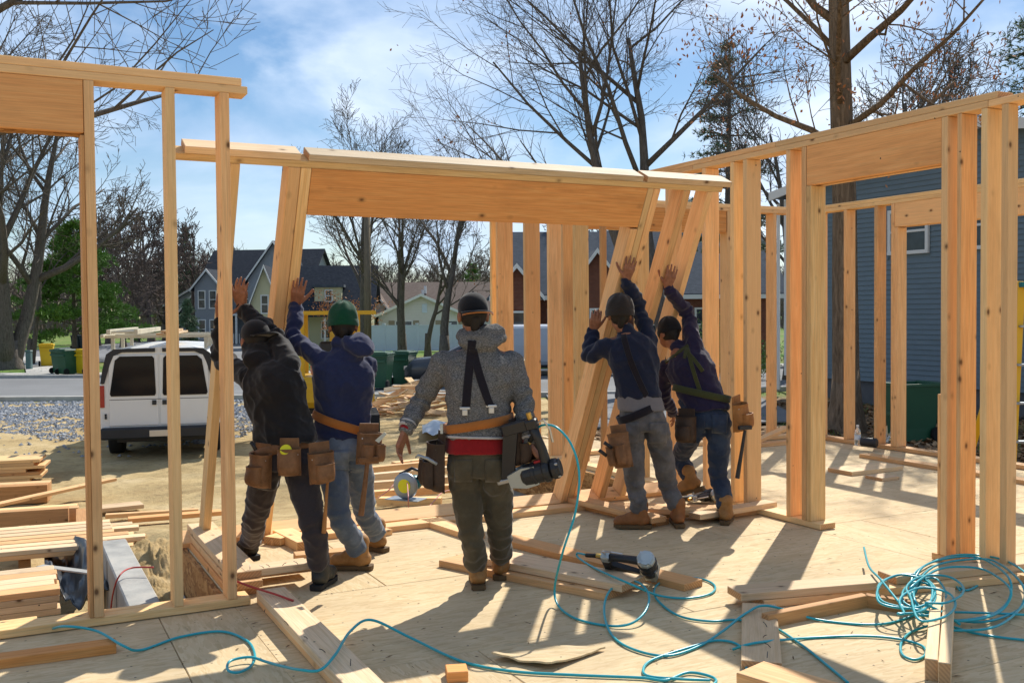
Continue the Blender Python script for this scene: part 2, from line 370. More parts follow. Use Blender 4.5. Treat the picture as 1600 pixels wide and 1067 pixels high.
# loose plates and studs on the deck : (label, px a, px b, z base, width, thickness, material)
def loose(label, a, b, z, w, t, m='lumber', group=None, name='lumber_plank'):
    A = G(*a, z+t/2); B = G(*b, z+t/2)
    return tag(board(name, A, B, w, t, (0, 0, 1), None, MAT[m]), label, 'plank', group)
# ================================================================ ground, road, neighbourhood
def sst(a, b, x):
    t = max(0, min(1, (x-a)/(b-a))); return t*t*(3-2*t)
def gz(x, y):
    u = x*UX.x+y*UX.y; v = x*VX.x+y*VX.y
    s = (1-sst(8.2, 13.5, v))*sst(.55, 1.3, u)*(1-sst(7.5, 9.5, u))*sst(-2, 6, v)
    z = GZ+.58*s
    d = sqrt(x*x+y*y)
    if d < 30:
        a = .045 if v > 5 else 0
        z += a*noise.noise((x*.9, y*.9, 0))+a*.5*noise.noise((x*2.7, y*2.7, 3))+a*.35*noise.noise((x*7, y*7, 5))
        # spoil heap beside the stem wall, trench in front of it
        z += .08*math.exp(-((u-1.0)/1.1)**2-((v-8.8)/.9)**2)*sst(.78, .95, u)
        z -= .30*sst(1.2, .2, u)*sst(-1.5, -.4, u)*math.exp(-((v-6.3)/1.1)**2)*(1 if u < .8 else 0)
    return z
def axis(lo, hi, a, b, fine, grow=1.13):
    xs = list(np.arange(a, b, fine)); s = fine; x = b
    while x < hi: xs.append(x); s *= grow; x += s
    xs.append(hi); s = fine; x = a-fine; l = []
    while x > lo: l.append(x); s *= grow; x -= s
    l.append(lo); return l[::-1]+xs
gx = axis(-900, 900, -10, 9, .14); gy = axis(-60, 1500, 5, 22, .14)
gv = [(x, y, gz(x, y)) for y in gy for x in gx]; nx = len(gx)
gf = [(j*nx+i, j*nx+i+1, (j+1)*nx+i+1, (j+1)*nx+i) for j in range(len(gy)-1) for i in range(nx-1)]
q = N('ground', .95, .1); v = q.coord((1, 1, 1), False)
a1 = q.noise(v, .9, 8, .65); a2 = q.noise(v, 9, 6, .7); a3 = q.noise(v, .25, 5, .6)
sand = q.ramp(a1, [(.3, (.34, .235, .11)), (.5, (.50, .375, .19)), (.7, (.60, .47, .27))])
sand = q.mix(q.ramp(a2, [(.5, (0, 0, 0)), (.7, (.7,)*3)]), sand, (.25, .175, .09))
grass = q.ramp(q.noise(v, 1.4, 7, .7), [(.3, (.055, .115, .02)), (.5, (.10, .20, .035)), (.68, (.20, .24, .07))])
litter = q.ramp(q.noise(v, 6, 7, .75), [(.3, (.07, .045, .028)), (.5, (.20, .135, .085)), (.62, (.33, .25, .16)), (.75, (.13, .15, .05))])
sp = q.n('ShaderNodeSeparateXYZ'); q.l(v, sp.inputs[0])
wob = q.math('MULTIPLY', q.math('SUBTRACT', a3, .5), 6.0)
far = q.ramp(q.math('MULTIPLY', q.math('ADD', sp.outputs[1], wob), .01), [(.285, (0, 0, 0)), (.30, (1, 1, 1))])
rgt = q.ramp(q.math('MULTIPLY', q.math('ADD', q.math('ADD', sp.outputs[0], q.math('MULTIPLY', sp.outputs[1], -.02)), wob), .1), [(.10, (0, 0, 0)), (.22, (1, 1, 1))])
farx = q.ramp(q.math('MULTIPLY', q.math('ADD', sp.outputs[1], wob), .01), [(.11, (0, 0, 0)), (.14, (1, 1, 1))])
c = q.mix(q.math('MULTIPLY', rgt, farx), sand, litter)
c = q.mix(far, c, q.mix(q.ramp(a3, [(.45, (0, 0, 0)), (.6, (.6,)*3)]), grass, (.24, .20, .09)))
q.col(c); q.bump(q.math('ADD', a2, q.noise(v, 45, 4, .7)), .7, .03)
tag(obj('ground', mesh('ground', gv, gf, True), MAT['ground']), kind='structure')
# road with kerbs and pavements
q = N('asphalt', .88, .2); v = q.coord((1, 1, 1), False)
q.col(q.mix(q.noise(v, 60, 3), q.ramp(q.noise(v, .35, 6, .6), [(.35, (.10, .105, .11)), (.65, (.18, .185, .19))]), (.22, .22, .22))); q.bump(q.noise(v, 120, 3), .3, .01)
q = N('kerb_concrete', .9, .1); v = q.coord((1, 1, 1), False); q.col(q.ramp(q.noise(v, 3, 6, .6), [(.3, (.33, .32, .30)), (.7, (.50, .48, .44))]))
def ry(x): return 29.6+max(0, x-4)*.32+max(0, -x-14)*.05
def strip(name, o0, o1, z, th, m, x0=-140, x1=110):
    xs = np.linspace(x0, x1, 70); vs_ = []; f = []
    for x in xs:
        for o in (o0, o1):
            for zz in (z, z-th): vs_.append((x, ry(x)+o, zz))
    for i in range(len(xs)-1):
        a = 4*i; b = a+4
        f += [(a, b, b+2, a+2), (a, a+1, b+1, b), (a+2, b+2, b+3, a+3)]
    n = len(vs_)-4; f += [(0, 2, 3, 1), (n, n+1, n+3, n+2)]
    return tag(obj(name, mesh(name, vs_, f), MAT[m]), kind='structure')
strip('road', .2, 10.6, GZ+.03, .1, 'asphalt'); strip('kerb', -.05, .22, GZ+.14, .2, 'kerb_concrete'); strip('kerb', 10.58, 10.85, GZ+.15, .2, 'kerb_concrete')
strip('pavement', 12.6, 14.0, GZ+.06, .1, 'kerb_concrete')
mb = MB(); mb.prism([(-21.5, 44, GZ+.05), (-20, 44, GZ+.05), (-28.5, 62, GZ+.05), (-30.5, 62, GZ+.05)], (0, 0, .02)); tag(mb.build('footpath', MAT['kerb_concrete']), kind='structure')
mb = MB(); mb.prism([(-36, 54, GZ+.04), (-12, 54, GZ+.04), (-24, 110, GZ+.04), (-36, 110, GZ+.04)], (0, 0, .02)); tag(mb.build('side_road', MAT['asphalt']), kind='structure')
mb = MB(); mb.prism([(1.2, 21, GZ+.04), (6.5, 22, GZ+.04), (7.2, 30.5, GZ+.04), (1.0, 29.5, GZ+.04)], (0, 0, .035)); tag(mb.build('driveway', MAT['asphalt']), kind='structure')
# gravel round the van: crushed stone, uncountable
q = N('gravel', .9, .15); q.col(q.ramp(q.noise(q.coord((1, 1, 1), False), 9, 3), [(.3, (.13, .145, .165)), (.5, (.27, .285, .31)), (.7, (.46, .47, .48))]))
mb = MB(); rg = random.Random(3)
for i in range(17000):
    x = rg.uniform(-15.5, -5.6); y = rg.uniform(17.6, 29.3)
    k = noise.noise((x*.35, y*.35, 9))
    lim = 19.0+max(0, (-6.8-x))*.55+1.6*k
    if (y < lim and rg.random() > .06) or (noise.noise((x*.8, y*.8, 4)) > .12 and rg.random() < .75): continue
    s = rg.uniform(.022, .062)*(1 if y < 24 else 1.4); a = rg.uniform(0, 6.3); z = gz(x, y)+.008
    c_, s_ = cos(a)*s, sin(a)*s; h = s*rg.uniform(.35, .8)
    mb.add([(x+c_, y+s_, z), (x-s_, y+c_*.8, z), (x-c_*.9, y-s_, z), (x+s_*.8, y-c_, z), (x+c_*rg.uniform(-.5, .5), y+s_*rg.uniform(-.5, .5), z+h)], [(0, 1, 4), (1, 2, 4), (2, 3, 4), (3, 0, 4)])
tag(mb.build('gravel', MAT['gravel']), 'blue-grey crushed stone spread around the white van', 'gravel', kind='stuff')
# fallen leaves to the side of the house
q = N('dead_leaf', .8, .1); q.col(q.ramp(q.noise(q.coord((1, 1, 1), False), 3, 2), [(.3, (.10, .055, .03)), (.5, (.27, .15, .07)), (.7, (.42, .29, .17))]))
mb = MB()
for i in range(16000):
    x = rg.uniform(1, 16); y = rg.uniform(11.5, 27)
    u = x*UX.x+y*UX.y; vv = x*VX.x+y*VX.y
    if u < 8.8 and vv < 9.3: continue
    if u < 5.4 and vv < 10.6: continue
    if 1 < x < 7 and y > 21: continue
    s = rg.uniform(.05, .10); a = rg.uniform(0, 6.3); z = gz(x, y)+rg.uniform(.01, .05); t = rg.uniform(-.06, .06)
    mb.add([(x+cos(a)*s, y+sin(a)*s, z+t), (x-sin(a)*s*.6, y+cos(a)*s*.6, z), (x-cos(a)*s, y-sin(a)*s, z-t*.3), (x+sin(a)*s*.6, y-cos(a)*s*.6, z+.02)], [(0, 1, 2), (0, 2, 3)])
tag(mb.build('fallen_leaves', MAT['dead_leaf']), 'brown fallen leaves strewn over the ground beside the deck', 'leaves', kind='stuff')
q = N('grass_blade', .7, .2); q.col(q.ramp(q.noise(q.coord((1, 1, 1), False), 2, 3), [(.3, (.06, .14, .02)), (.5, (.13, .25, .04)), (.7, (.28, .30, .10))]))
mb = MB()
for i in range(9000):
    if i % 3: x = rg.uniform(3, 16); y = rg.uniform(12, 30)
    else: x = rg.uniform(-30, 24); y = ry(x)+rg.choice((rg.uniform(11, 12.5), rg.uniform(14.1, 20)))
    u = x*UX.x+y*UX.y; vv = x*VX.x+y*VX.y
    if (u < 8.8 and vv < 9.3) or (i % 3 and noise.noise((x*.6, y*.6, 2)) < .05): continue
    s = rg.uniform(.006, .014); h = rg.uniform(.06, .16); a = rg.uniform(0, 6.3); z = gz(x, y)
    mb.add([(x+cos(a)*s, y+sin(a)*s, z), (x-cos(a)*s, y-sin(a)*s, z), (x+rg.uniform(-.06, .06), y+rg.uniform(-.06, .06), z+h)], [(0, 1, 2)])
tag(mb.build('grass', MAT['grass_blade']), 'thin early spring grass on the verges and yard', 'grass', kind='stuff')
# ---------------------------------------------------------------- trees
def barkmat(name, a, b, sc=(14, 14, 2)):
    q = N(name, .95, .08); v = q.coord(sc, False, 'Object'); f = q.noise(v, 1.6, 7, .7, .8)
    q.col(q.ramp(f, [(.32, a), (.68, b)])); q.bump(f, .9, .05); return q.m
barkmat('bark', (.075, .063, .052), (.21, .18, .15)); barkmat('bark_oak', (.085, .062, .042), (.30, .22, .15), (9, 9, 1.2)); barkmat('bark_far', (.10, .078, .068), (.20, .155, .135))
def leafmat(name, a, b, c):
    q = N(name, .65, .25); q.col(q.ramp(q.noise(q.coord((1, 1, 1), False), 1.1, 5, .7), [(.3, a), (.5, b), (.7, c)])); return q.m
leafmat('pine_needles', (.05, .11, .018), (.11, .22, .035), (.18, .32, .06)); leafmat('spruce_needles', (.05, .085, .045), (.095, .155, .08), (.15, .22, .115)); leafmat('oak_leaf', (.30, .10, .03), (.46, .18, .06), (.56, .27, .11)); leafmat('shrub_leaf', (.05, .10, .02), (.12, .22, .04), (.22, .32, .08))
def rdir(r, d, ang):
    o = d.orthogonal().normalized(); o.rotate(Matrix.Rotation(r.uniform(0, 2*pi), 3, d)); return (d*cos(ang)+o*sin(ang)).normalized()
def grow(r, tr, cr, p, d, L_, rad, lev, maxlev, prm, tips):
    k = max(3, int(5-lev*.6)) if lev else 9
    pts = [p.copy()]; rr = [rad]; dd = d.copy()
    for i in range(k):
        dd = (dd+V3((r.gauss(0, 1), r.gauss(0, 1), r.gauss(0, 1)))*prm['wander']*(prm.get('tw', .5) if lev == 0 else 1)+V3((0, 0, prm['up']*(.6 if lev < 2 else 1)))).normalized()
        p = p+dd*(L_/k); pts.append(p.copy()); t = (i+1)/k
        rr.append(max(prm['rmin'], rad*(1-t*(prm['taper'] if lev == 0 else .72))))
    n = 10 if lev == 0 else (6 if lev == 1 else (4 if lev == 2 else 3))
    (tr if lev == 0 else cr).tube(pts, rr, n, lev < 2)
    if lev >= maxlev: tips.append((pts[-1], dd)); return
    nk = prm['kids'][lev]
    for j in range(nk):
        t = prm['start'] + (1-prm['start'])*(j+r.random())/nk if lev == 0 else .18+.8*(j+r.random())/nk
        i = min(k-1, int(t*k)); f = t*k-i; q_ = pts[i].lerp(pts[i+1], f); loc = rr[i]*(1-f)+rr[i+1]*f
        di = (pts[i+1]-pts[i]).normalized(); ang = radians(r.uniform(*prm['ang'][min(lev, len(prm['ang'])-1)]))
        grow(r, tr, cr, q_, rdir(r, di, ang), L_*r.uniform(*prm['len'][min(lev, len(prm['len'])-1)])*(1-.45*t if lev == 0 else 1-.3*t), max(prm['rmin'], loc*r.uniform(*prm.get('kr', (.45, .7)))), lev+1, maxlev, prm, tips)
PRM = dict(wander=.13, up=.07, taper=.8, rmin=.011, kids=[8, 6, 6, 4], start=.35, ang=[(28, 55), (25, 55), (25, 60), (25, 65)], len=[(.5, .75), (.45, .7), (.4, .7), (.4, .7)])
def bare_tree(label, base, h, r0, seed, prm={}, lean=(0, 0), maxlev=4, bark='bark', group=None, leaves=0, stems=None):
    r = random.Random(seed); P_ = dict(PRM); P_.update(prm); tr = MB(); cr = MB(); tips = []
    base = V3(base); t = thing('bare_tree', label, 'tree', base, group)
    for (lx, ly, f) in (stems or [(lean[0], lean[1], 1)]):
        grow(r, tr, cr, base+V3((lx*.3, ly*.3, -.15)), V3((lx, ly, 1)).normalized(), h*f, r0*f, 0, maxlev, P_, tips)
    # root flare
    tr.tube([base+V3((0, 0, -.2)), base+V3((0, 0, .12)), base+V3((0, 0, .6)), base+V3((0, 0, 1.4))], [r0*1.75, r0*1.45, r0*1.12, r0*.9], 12)
    tr.build('trunk', MAT[bark], t, True); cr.build('crown', MAT[bark], t, True)
    if leaves:
        lm = MB()
        for i in range(leaves):
            p, d = r.choice(tips); p = p+V3((r.gauss(0, .25), r.gauss(0, .25), r.gauss(0, .25)))
            for _ in range(r.randint(1, 4)):
                c = p+V3((r.gauss(0, .1), r.gauss(0, .1), r.gauss(-.05, .1))); a = rdir(r, V3((0, 0, -1)), r.uniform(.1, 1.2))*r.uniform(.07, .13); b = a.orthogonal().normalized()*r.uniform(.025, .045)
                lm.add([c, c+a*.5+b, c+a, c+a*.5-b], [(0, 1, 2), (0, 2, 3)])
        lm.build('clinging_leaves', MAT['oak_leaf'], t)
    return t
def copy_tree(o, mw, label, group=None):
    c = o.copy(); COL.objects.link(c); c.matrix_basis = mw; c['label'] = label
    if group: c['group'] = group
    for ch in o.children:
        k = ch.copy(); COL.objects.link(k); k.parent = c
    return c
def gp(px, Y, z=GZ):                       # ground point in line with a column of the photograph at distance Y
    p = D(px, 500, Y); return V3((p.x, p.y, z))
bare_tree('huge old bare tree with a thick forked trunk by the footpath', gp(14, 48), 14, .44, 11, dict(kids=[8, 6, 5, 4], start=.25, rmin=.012, len=[(.5, .8), (.45, .7), (.4, .7), (.4, .7)], up=.05), stems=[(-.05, 0, 1), (.16, .1, .9), (.05, -.2, .95)])
bare_tree('tall slanting bare tree just beside the huge old one', gp(46, 52), 10.5, .15, 12, dict(kids=[8, 6, 5, 4], start=.3, rmin=.011), lean=(.22, 0))
near = bare_tree('near bare tree whose twigs reach over the top corner of the sky', V3((-10.2, 15.5, GZ)), 10.5, .22, 14, dict(kids=[9, 6, 5, 4], rmin=.006, start=.45, ang=[(45, 75), (25, 55), (25, 60), (25, 65)], len=[(.55, .75), (.45, .7), (.4, .7), (.4, .7)]), lean=(.18, 0))
bare_tree('broad vase-shaped bare tree behind the green-hatted worker', gp(566, 58), 10.6, .34, 21, dict(kids=[10, 7, 7, 5], start=.28, rmin=.011, ang=[(22, 42), (22, 45), (25, 50), (25, 60)], up=.10, len=[(.55, .8), (.45, .7), (.4, .7), (.4, .7)]))
bare_tree('slim forked bare tree standing before the white gabled house', gp(628, 56), 8.6, .24, 23, dict(kids=[7, 6, 5, 3], start=.3, rmin=.011, ang=[(22, 40), (22, 45), (25, 50), (25, 60)], up=.1), stems=[(-.1, 0, .95), (.06, 0, 1)])
bare_tree('thinnest bare tree of the row before the white house', gp(668, 57), 6.6, .17, 24, dict(kids=[7, 5, 4, 3], rmin=.015), leaves=60)
bare_tree('bare tree with a curved trunk growing close to the white fence', gp(694, 50), 8.8, .26, 25, dict(kids=[9, 6, 6, 4], start=.42, rmin=.010, ang=[(22, 42), (22, 45), (25, 50), (25, 60)], up=.1), lean=(.10, 0))
bare_tree('large spreading bare tree with twin leaning trunks above the leaning frame', gp(1056, 30), 11.5, .30, 31, dict(kids=[9, 7, 6, 6], start=.48, rmin=.005, wander=.10, ang=[(25, 58), (20, 45), (20, 50), (25, 60)], up=.035, len=[(.55, .85), (.5, .75), (.4, .7), (.35, .6)]), stems=[(-.42, 0, .95), (-.08, .1, 1)], leaves=60)
bare_tree('thick straight oak trunk with clinging orange leaves beside the blue house', gp(1322, 20.5), 10.5, .285, 38, dict(kr=(.26, .5), kids=[11, 6, 5, 5], start=.50, taper=.35, tw=.1, rmin=.0065, ang=[(38, 70), (25, 55), (25, 60), (25, 65)], up=.06, len=[(.36, .55), (.45, .7), (.4, .7), (.4, .7)]), bark='bark_oak', leaves=900)
bare_tree('dark many-stemmed bare tree rising over the roof of the blue house', gp(1470, 38), 10.5, .26, 41, dict(kids=[8, 6, 6, 5], start=.35, rmin=.011), stems=[(-.2, 0, 1), (.15, 0, .95)], leaves=90)
bare_tree('bare tree half hidden behind the oak and the pine', gp(1235, 36), 9, .2, 43, dict(kids=[8, 6, 6, 5], start=.3, rmin=.011), lean=(-.12, 0), leaves=320)
bare_tree('small bare tree between the twin trunks and the brick house', gp(905, 52), 6.2, .2, 45, dict(kids=[9, 7, 6, 3], start=.3, rmin=.016), leaves=20)
# far row of bare trees, copies of three
ft = [bare_tree('far bare tree at the edge of the brown wood', gp(150, 86), 7.6, .22, s, dict(kids=[9, 6, 5, 3], start=.2, rmin=.024, up=.09), bark='bark_far', group='far bare trees') for s in (51, 52, 53)]
rt_ = random.Random(5); k = 0; ORD = 'first second third fourth fifth sixth seventh eighth ninth tenth eleventh twelfth thirteenth fourteenth fifteenth sixteenth seventeenth eighteenth nineteenth twentieth twenty-first twenty-second twenty-third twenty-fourth twenty-fifth'.split()
for px, Y in sorted([(150, 84), (170, 92), (192, 80), (212, 95), (236, 86), (258, 99), (300, 92), (320, 101), (335, 112), (355, 118), (118, 90), (470, 130), (495, 118), (530, 126), (548, 134), (600, 128), (640, 135), (682, 126), (722, 132), (752, 120), (860, 90), (1000, 78), (885, 82), (1180, 60), (1205, 66)]):
    tl = ORD[k]+' far bare tree along the wood, counted from the huge old tree'
    p = gp(px, Y); s = rt_.uniform(.85, 1.15)*(1.15 if px < 345 else .95)
    if px > 840: s *= .75
    mw = Matrix.Translation(p) @ Matrix.Rotation(rt_.uniform(0, 6.3), 4, 'Z') @ Matrix.Scale(s, 4)
    if k < 3: ft[k].matrix_basis = mw; ft[k]['label'] = tl
    else: copy_tree(ft[k % 3], mw, tl, 'far bare trees')
    k += 1
# far wood reading as one mass
wm = MB(); r = random.Random(77)
for i in range(900):
    px = r.uniform(-200, 1900); Y = r.uniform(140, 210); p = gp(px, Y); h = r.uniform(7, 12)*(1.0 if px < 380 else .8)
    wm.tube([p, p+V3((r.gauss(0, .4), 0, h*.5)), p+V3((r.gauss(0, .8), 0, h))], [.16, .11, .04], 3, False)
    for j in range(13):
        q_ = p+V3((0, 0, h*r.uniform(.2, .9))); e = q_+V3((r.gauss(0, 1.7), r.gauss(0, 1), r.uniform(1, 3.2)))
        wm.tube([q_, e], [.07, .02], 3, False)
        for _ in range(3): wm.tube([q_.lerp(e, r.uniform(.3, .9)), e+V3((r.gauss(0, 1.1), r.gauss(0, 1), r.uniform(0, 1.5)))], [.035, .015], 3, False)
tag(wm.build('far_wood', MAT['bark_far']), 'hazy brown leafless wood along the horizon', 'wood', kind='stuff')
um = MB()
for i in range(15000):
    px = r.uniform(-250, 1900); Y = r.uniform(125, 215); p = gp(px, Y); h = r.uniform(0, 3.4+1.8*noise.noise((px*.01, Y*.02, 0))); s = r.uniform(.15, .45)
    um.add([p+V3((-s, 0, h)), p+V3((s, r.gauss(0, .3), h+r.gauss(0, .2))), p+V3((r.gauss(0, .3), 0, h+s*1.6))], [(0, 1, 2)])
tag(um.build('undergrowth', MAT['bark_far']), 'brown undergrowth at the foot of the far wood', 'undergrowth', kind='stuff')
def conifer(label, base, h, r0, crown_r, start, seed, nm, density=1.0, layers=17, needle=.3, droop=-.08, flat_=.25):
    r = random.Random(seed); base = V3(base); t = thing('pine_tree', label, 'tree', base); tr = MB(); nd = MB(); br = MB()
    tr.tube([base+V3((0, 0, -.2)), base+V3((0, 0, h*.5)), base+V3((.1, 0, h))], [r0, r0*.65, .04], 9)
    for L_ in range(layers):
        f = L_/(layers-1); z = h*(start+(1-start)*f); R_ = crown_r*((1-f)**.75*.92+.1)*r.uniform(.75, 1.1)
        for j in range(r.randint(4, 6)):
            a = r.uniform(0, 2*pi); le = R_*r.uniform(.6, 1.1); o = base+V3((0, 0, z)); e = o+V3((cos(a)*le, sin(a)*le, le*(droop+r.uniform(-.05, .25))))
            m_ = o.lerp(e, .5)+V3((0, 0, .06*le)); br.tube([o, m_, e], [.05, .035, .012], 4, False)
            for c in range(int(density*(9+le*9))):
                s = r.uniform(.25, 1)**.7; p = (o.lerp(m_, s*2) if s < .5 else m_.lerp(e, s*2-1))+V3((r.gauss(0, .13*le**.5+.06), r.gauss(0, .13*le**.5+.06), r.gauss(.03, .07+flat_*.15)))
                for b in range(5):
                    d = rdir(r, V3((cos(a), sin(a), .35)).normalized(), r.uniform(.2, 1.4))*needle*r.uniform(.6, 1.2); w = d.orthogonal().normalized()*needle*.11
                    nd.add([p-w, p+w, p+d], [(0, 1, 2)])
    tr.build('trunk', MAT['bark'], t, True); br.build('boughs', MAT['bark'], t)['kind'] = 'stuff'; nd.build('crown', MAT[nm], t); return t
conifer('bright green pine with low sweeping boughs behind the huge old tree', gp(116, 56), 7.6, .16, 4.2, .22, 61, 'pine_needles', 3.0, 15, .3)
conifer('dark pine with open layered boughs beside the oak', gp(1138, 42), 13.5, .22, 3.0, .35, 62, 'spruce_needles', 1.7, 13, .24, flat_=.1)
conifer('dark evergreen at the top corner over the blue house', gp(1650, 30), 15, .25, 3.2, .4, 63, 'spruce_needles', 2.0, 14, .22)
conifer('tall narrow pine poking above the brown wood', gp(292, 120), 12.8, .2, 1.9, .35, 64, 'spruce_needles', 1.6, 12, .45)
conifer('small pale conifer in the gap beside the white house', gp(738, 105), 7.5, .15, 2.2, .1, 65, 'pine_needles', 1.6, 12, .35)
conifer('second pale conifer low behind the white house roof', gp(690, 112), 5.6, .15, 2.6, .1, 66, 'pine_needles', 1.6, 10, .4)
conifer('small dark conifer against the pale grey gable', gp(293, 78), 3.6, .1, .9, .08, 67, 'spruce_needles', 2.0, 10, .25)
def shrub(label, base, R_, h, n, seed, m='shrub_leaf', s0=.06):
    r = random.Random(seed); base = V3(base); t = thing('shrub', label, 'shrub', base); lm = MB(); sm = MB()
    for i in range(14):
        e = base+V3((r.gauss(0, R_*.5), r.gauss(0, R_*.5), h*r.uniform(.6, 1))); sm.tube([base+V3((r.gauss(0, .1), r.gauss(0, .1), -.05)), base.lerp(e, .5)+V3((0, 0, .1)), e], [.025, .015, .006], 4, False)
        for j in range(n//14):
            p = base.lerp(e, r.uniform(.2, 1.05))+V3((r.gauss(0, R_*.25), r.gauss(0, R_*.25), r.gauss(0, .12))); a = rdir(r, V3((0, 0, 1)), r.uniform(.2, 1.5))*s0*r.uniform(.7, 1.4); b = a.orthogonal().normalized()*s0*.4
            lm.add([p, p+a*.5+b, p+a, p+a*.5-b], [(0, 1, 2), (0, 2, 3)])
    sm.build('stems', MAT['bark'], t); lm.build('foliage', MAT[m], t); return t
shrub('leafy green shrub before the brick house window', gp(1128, 40), 1.2, 2.6, 2200, 71, s0=.09)
shrub('low green shrub at the end of the brick house', gp(1178, 36), 1.0, 1.3, 1500, 72, s0=.08)
shrub('rust-brown leafless shrub by the cream dormer house', gp(545, 70), 2.2, 4.0, 2600, 73, 'oak_leaf', .12)
# ================================================================ houses, fence, vehicles, bins
def siding(name, c, pitch=.2, var=.12):
    q = N(name, .6, .3); v = q.coord((1, 1, 1), False); w = q.n('ShaderNodeTexWave', wave_type='BANDS', bands_direction='Z', wave_profile='SAW'); w.inputs['Scale'].default_value = 1/pitch*.159*2*pi/2; q.l(v, w.inputs['Vector'])
    n = q.noise(v, .8, 6, .6); q.col(q.mix(n, tuple(x*(1-var) for x in c), tuple(min(1, x*(1+var)) for x in c))); q.bump(w.outputs['Fac'], .5, .03); return q.m
def roofing(name, a, b):
    q = N(name, .95, .1); v = q.coord((1, 1, 1), False); br = q.n('ShaderNodeTexBrick'); br.inputs['Scale'].default_value = 3; q.l(v, br.inputs['Vector']); br.inputs['Mortar Size'].default_value = .01
    br.inputs['Color1'].default_value = (*a, 1); br.inputs['Color2'].default_value = (*b, 1); br.inputs['Mortar'].default_value = (*[x*.6 for x in a], 1)
    q.col(q.mix(q.math('MULTIPLY', q.noise(v, 1.2, 5), .5), br.outputs['Color'], tuple(x*.7 for x in a))); return q.m
siding('siding_white', (.74, .70, .66)); siding('siding_cream', (.60, .57, .38)); siding('siding_grey', (.26, .28, .31)); siding('siding_pale', (.45, .50, .55))
roofing('roof_dark', (.035, .042, .055), (.06, .066, .08)); roofing('roof_brown', (.16, .12, .10), (.22, .17, .14)); roofing('roof_grey', (.075, .09, .11), (.11, .125, .15))
flat('trim_white', (.72, .72, .70), .5, .3, 0, .06); flat('vinyl_white', (.62, .70, .80), .35, .4, 0, .05); flat('shutter_tan', (.33, .27, .19), .7); flat('door_brown', (.10, .045, .03), .6)
q = N('window_glass', .06, .5); q.col(q.ramp(q.noise(q.coord((1, 1, 1), False), 2, 3), [(.3, (.012, .018, .025)), (.7, (.05, .065, .08))]))
q = N('brick', .9, .15); v = q.coord((1, 1, 1), False); br = q.n('ShaderNodeTexBrick'); br.inputs['Scale'].default_value = 4.2; br.inputs['Color1'].default_value = (.16, .05, .032, 1); br.inputs['Color2'].default_value = (.24, .085, .05, 1); br.inputs['Mortar'].default_value = (.20, .16, .13, 1); br.inputs['Mortar Size'].default_value = .02
mpv = q.coord((1, 1, 1), False, 'Object', (radians(90), 0, 0)); q.l(mpv, br.inputs['Vector']); q.col(q.mix(q.math('MULTIPLY', q.noise(v, 2, 5), .5), br.outputs['Color'], (.10, .035, .025)))
def frame_m(p, yaw=0): return Matrix.Translation(p) @ Matrix.Rotation(yaw, 4, 'Z')
def window(root, m, x0, x1, z0, z1, y=0, shut=False, fm='trim_white', cross=True):
    w = MB(); t = .09
    w.box(x0, x1, y-.06, y+.02, z1-t, z1, m).box(x0, x1, y-.07, y+.02, z0, z0+t, m).box(x0, x0+t, y-.06, y+.02, z0+t, z1-t, m).box(x1-t, x1, y-.06, y+.02, z0+t, z1-t, m)
    if cross: w.box(x0+t, x1-t, y-.05, y+.02, (z0+z1)/2-.03, (z0+z1)/2+.03, m)
    f = w.build('window', MAT[fm], root)
    g = MB().box(x0+t, x1-t, y-.02, y+.015, z0+t, z1-t, m); g.build('pane', MAT['window_glass'], f)
    if shut:
        for a, b in ((x0-.5, x0-.04), (x1+.04, x1+.5)): MB().box(a, b, y-.045, y+.01, z0, z1, m).build('shutter', MAT['shutter_tan'], root)
def gable_roof(root, m, x0, x1, y0, y1, ze, zr, along, mat, over=.35, th=.14, name='roof_slope', trim=None):
    """two slabs; the ridge runs along 'x' or 'y'"""
    def W_(x, y, z): return m @ V3((x, y, z))
    if along == 'x':
        c = (y0+y1)/2; k = (zr-ze)/(c-y0)
        for e, s in ((y0-over, -1), (y1+over, 1)):
            zz = ze-over*k
            poly = [W_(x0-over, e, zz), W_(x0-over, c, zr), W_(x0-over, c, zr+th), W_(x0-over, e, zz+th)]
            MB().prism(poly, (m.to_3x3() @ V3((x1-x0+2*over, 0, 0)))).build(name, MAT[mat], root)
    else:
        c = (x0+x1)/2; k = (zr-ze)/(c-x0)
        for e in (x0-over, x1+over):
            zz = ze-over*k
            poly = [W_(e, y0-over, zz), W_(c, y0-over, zr), W_(c, y0-over, zr+th), W_(e, y0-over, zz+th)]
            MB().prism(poly, (m.to_3x3() @ V3((0, y1-y0+2*over, 0)))).build(name, MAT[mat], root)
            if trim:
                t = .26; poly = [W_(e, y0-over-.03, zz-.06), W_(c, y0-over-.03, zr-.06), W_(c, y0-over-.03, zr+th+.02), W_(e, y0-over-.03, zz+th+.02)]
                MB().prism(poly, (m.to_3x3() @ V3((0, -.05, 0)))).build('rake_board', MAT[trim], root)
def gable_wall(root, m, x0, x1, y0, y1, z0, ze, zr, along, mat):
    b = MB(); R = m.to_3x3()
    if along == 'x': poly = [(x0, y0, z0), (x0, y1, z0), (x0, y1, ze), (x0, (y0+y1)/2, zr), (x0, y0, ze)]; d = V3((x1-x0, 0, 0))
    else: poly = [(x0, y0, z0), (x1, y0, z0), (x1, y0, ze), ((x0+x1)/2, y0, zr), (x0, y0, ze)]; d = V3((0, y1-y0, 0))
    b.prism([m @ V3(p) for p in poly], R @ d); b.build('wall', MAT[mat], root)
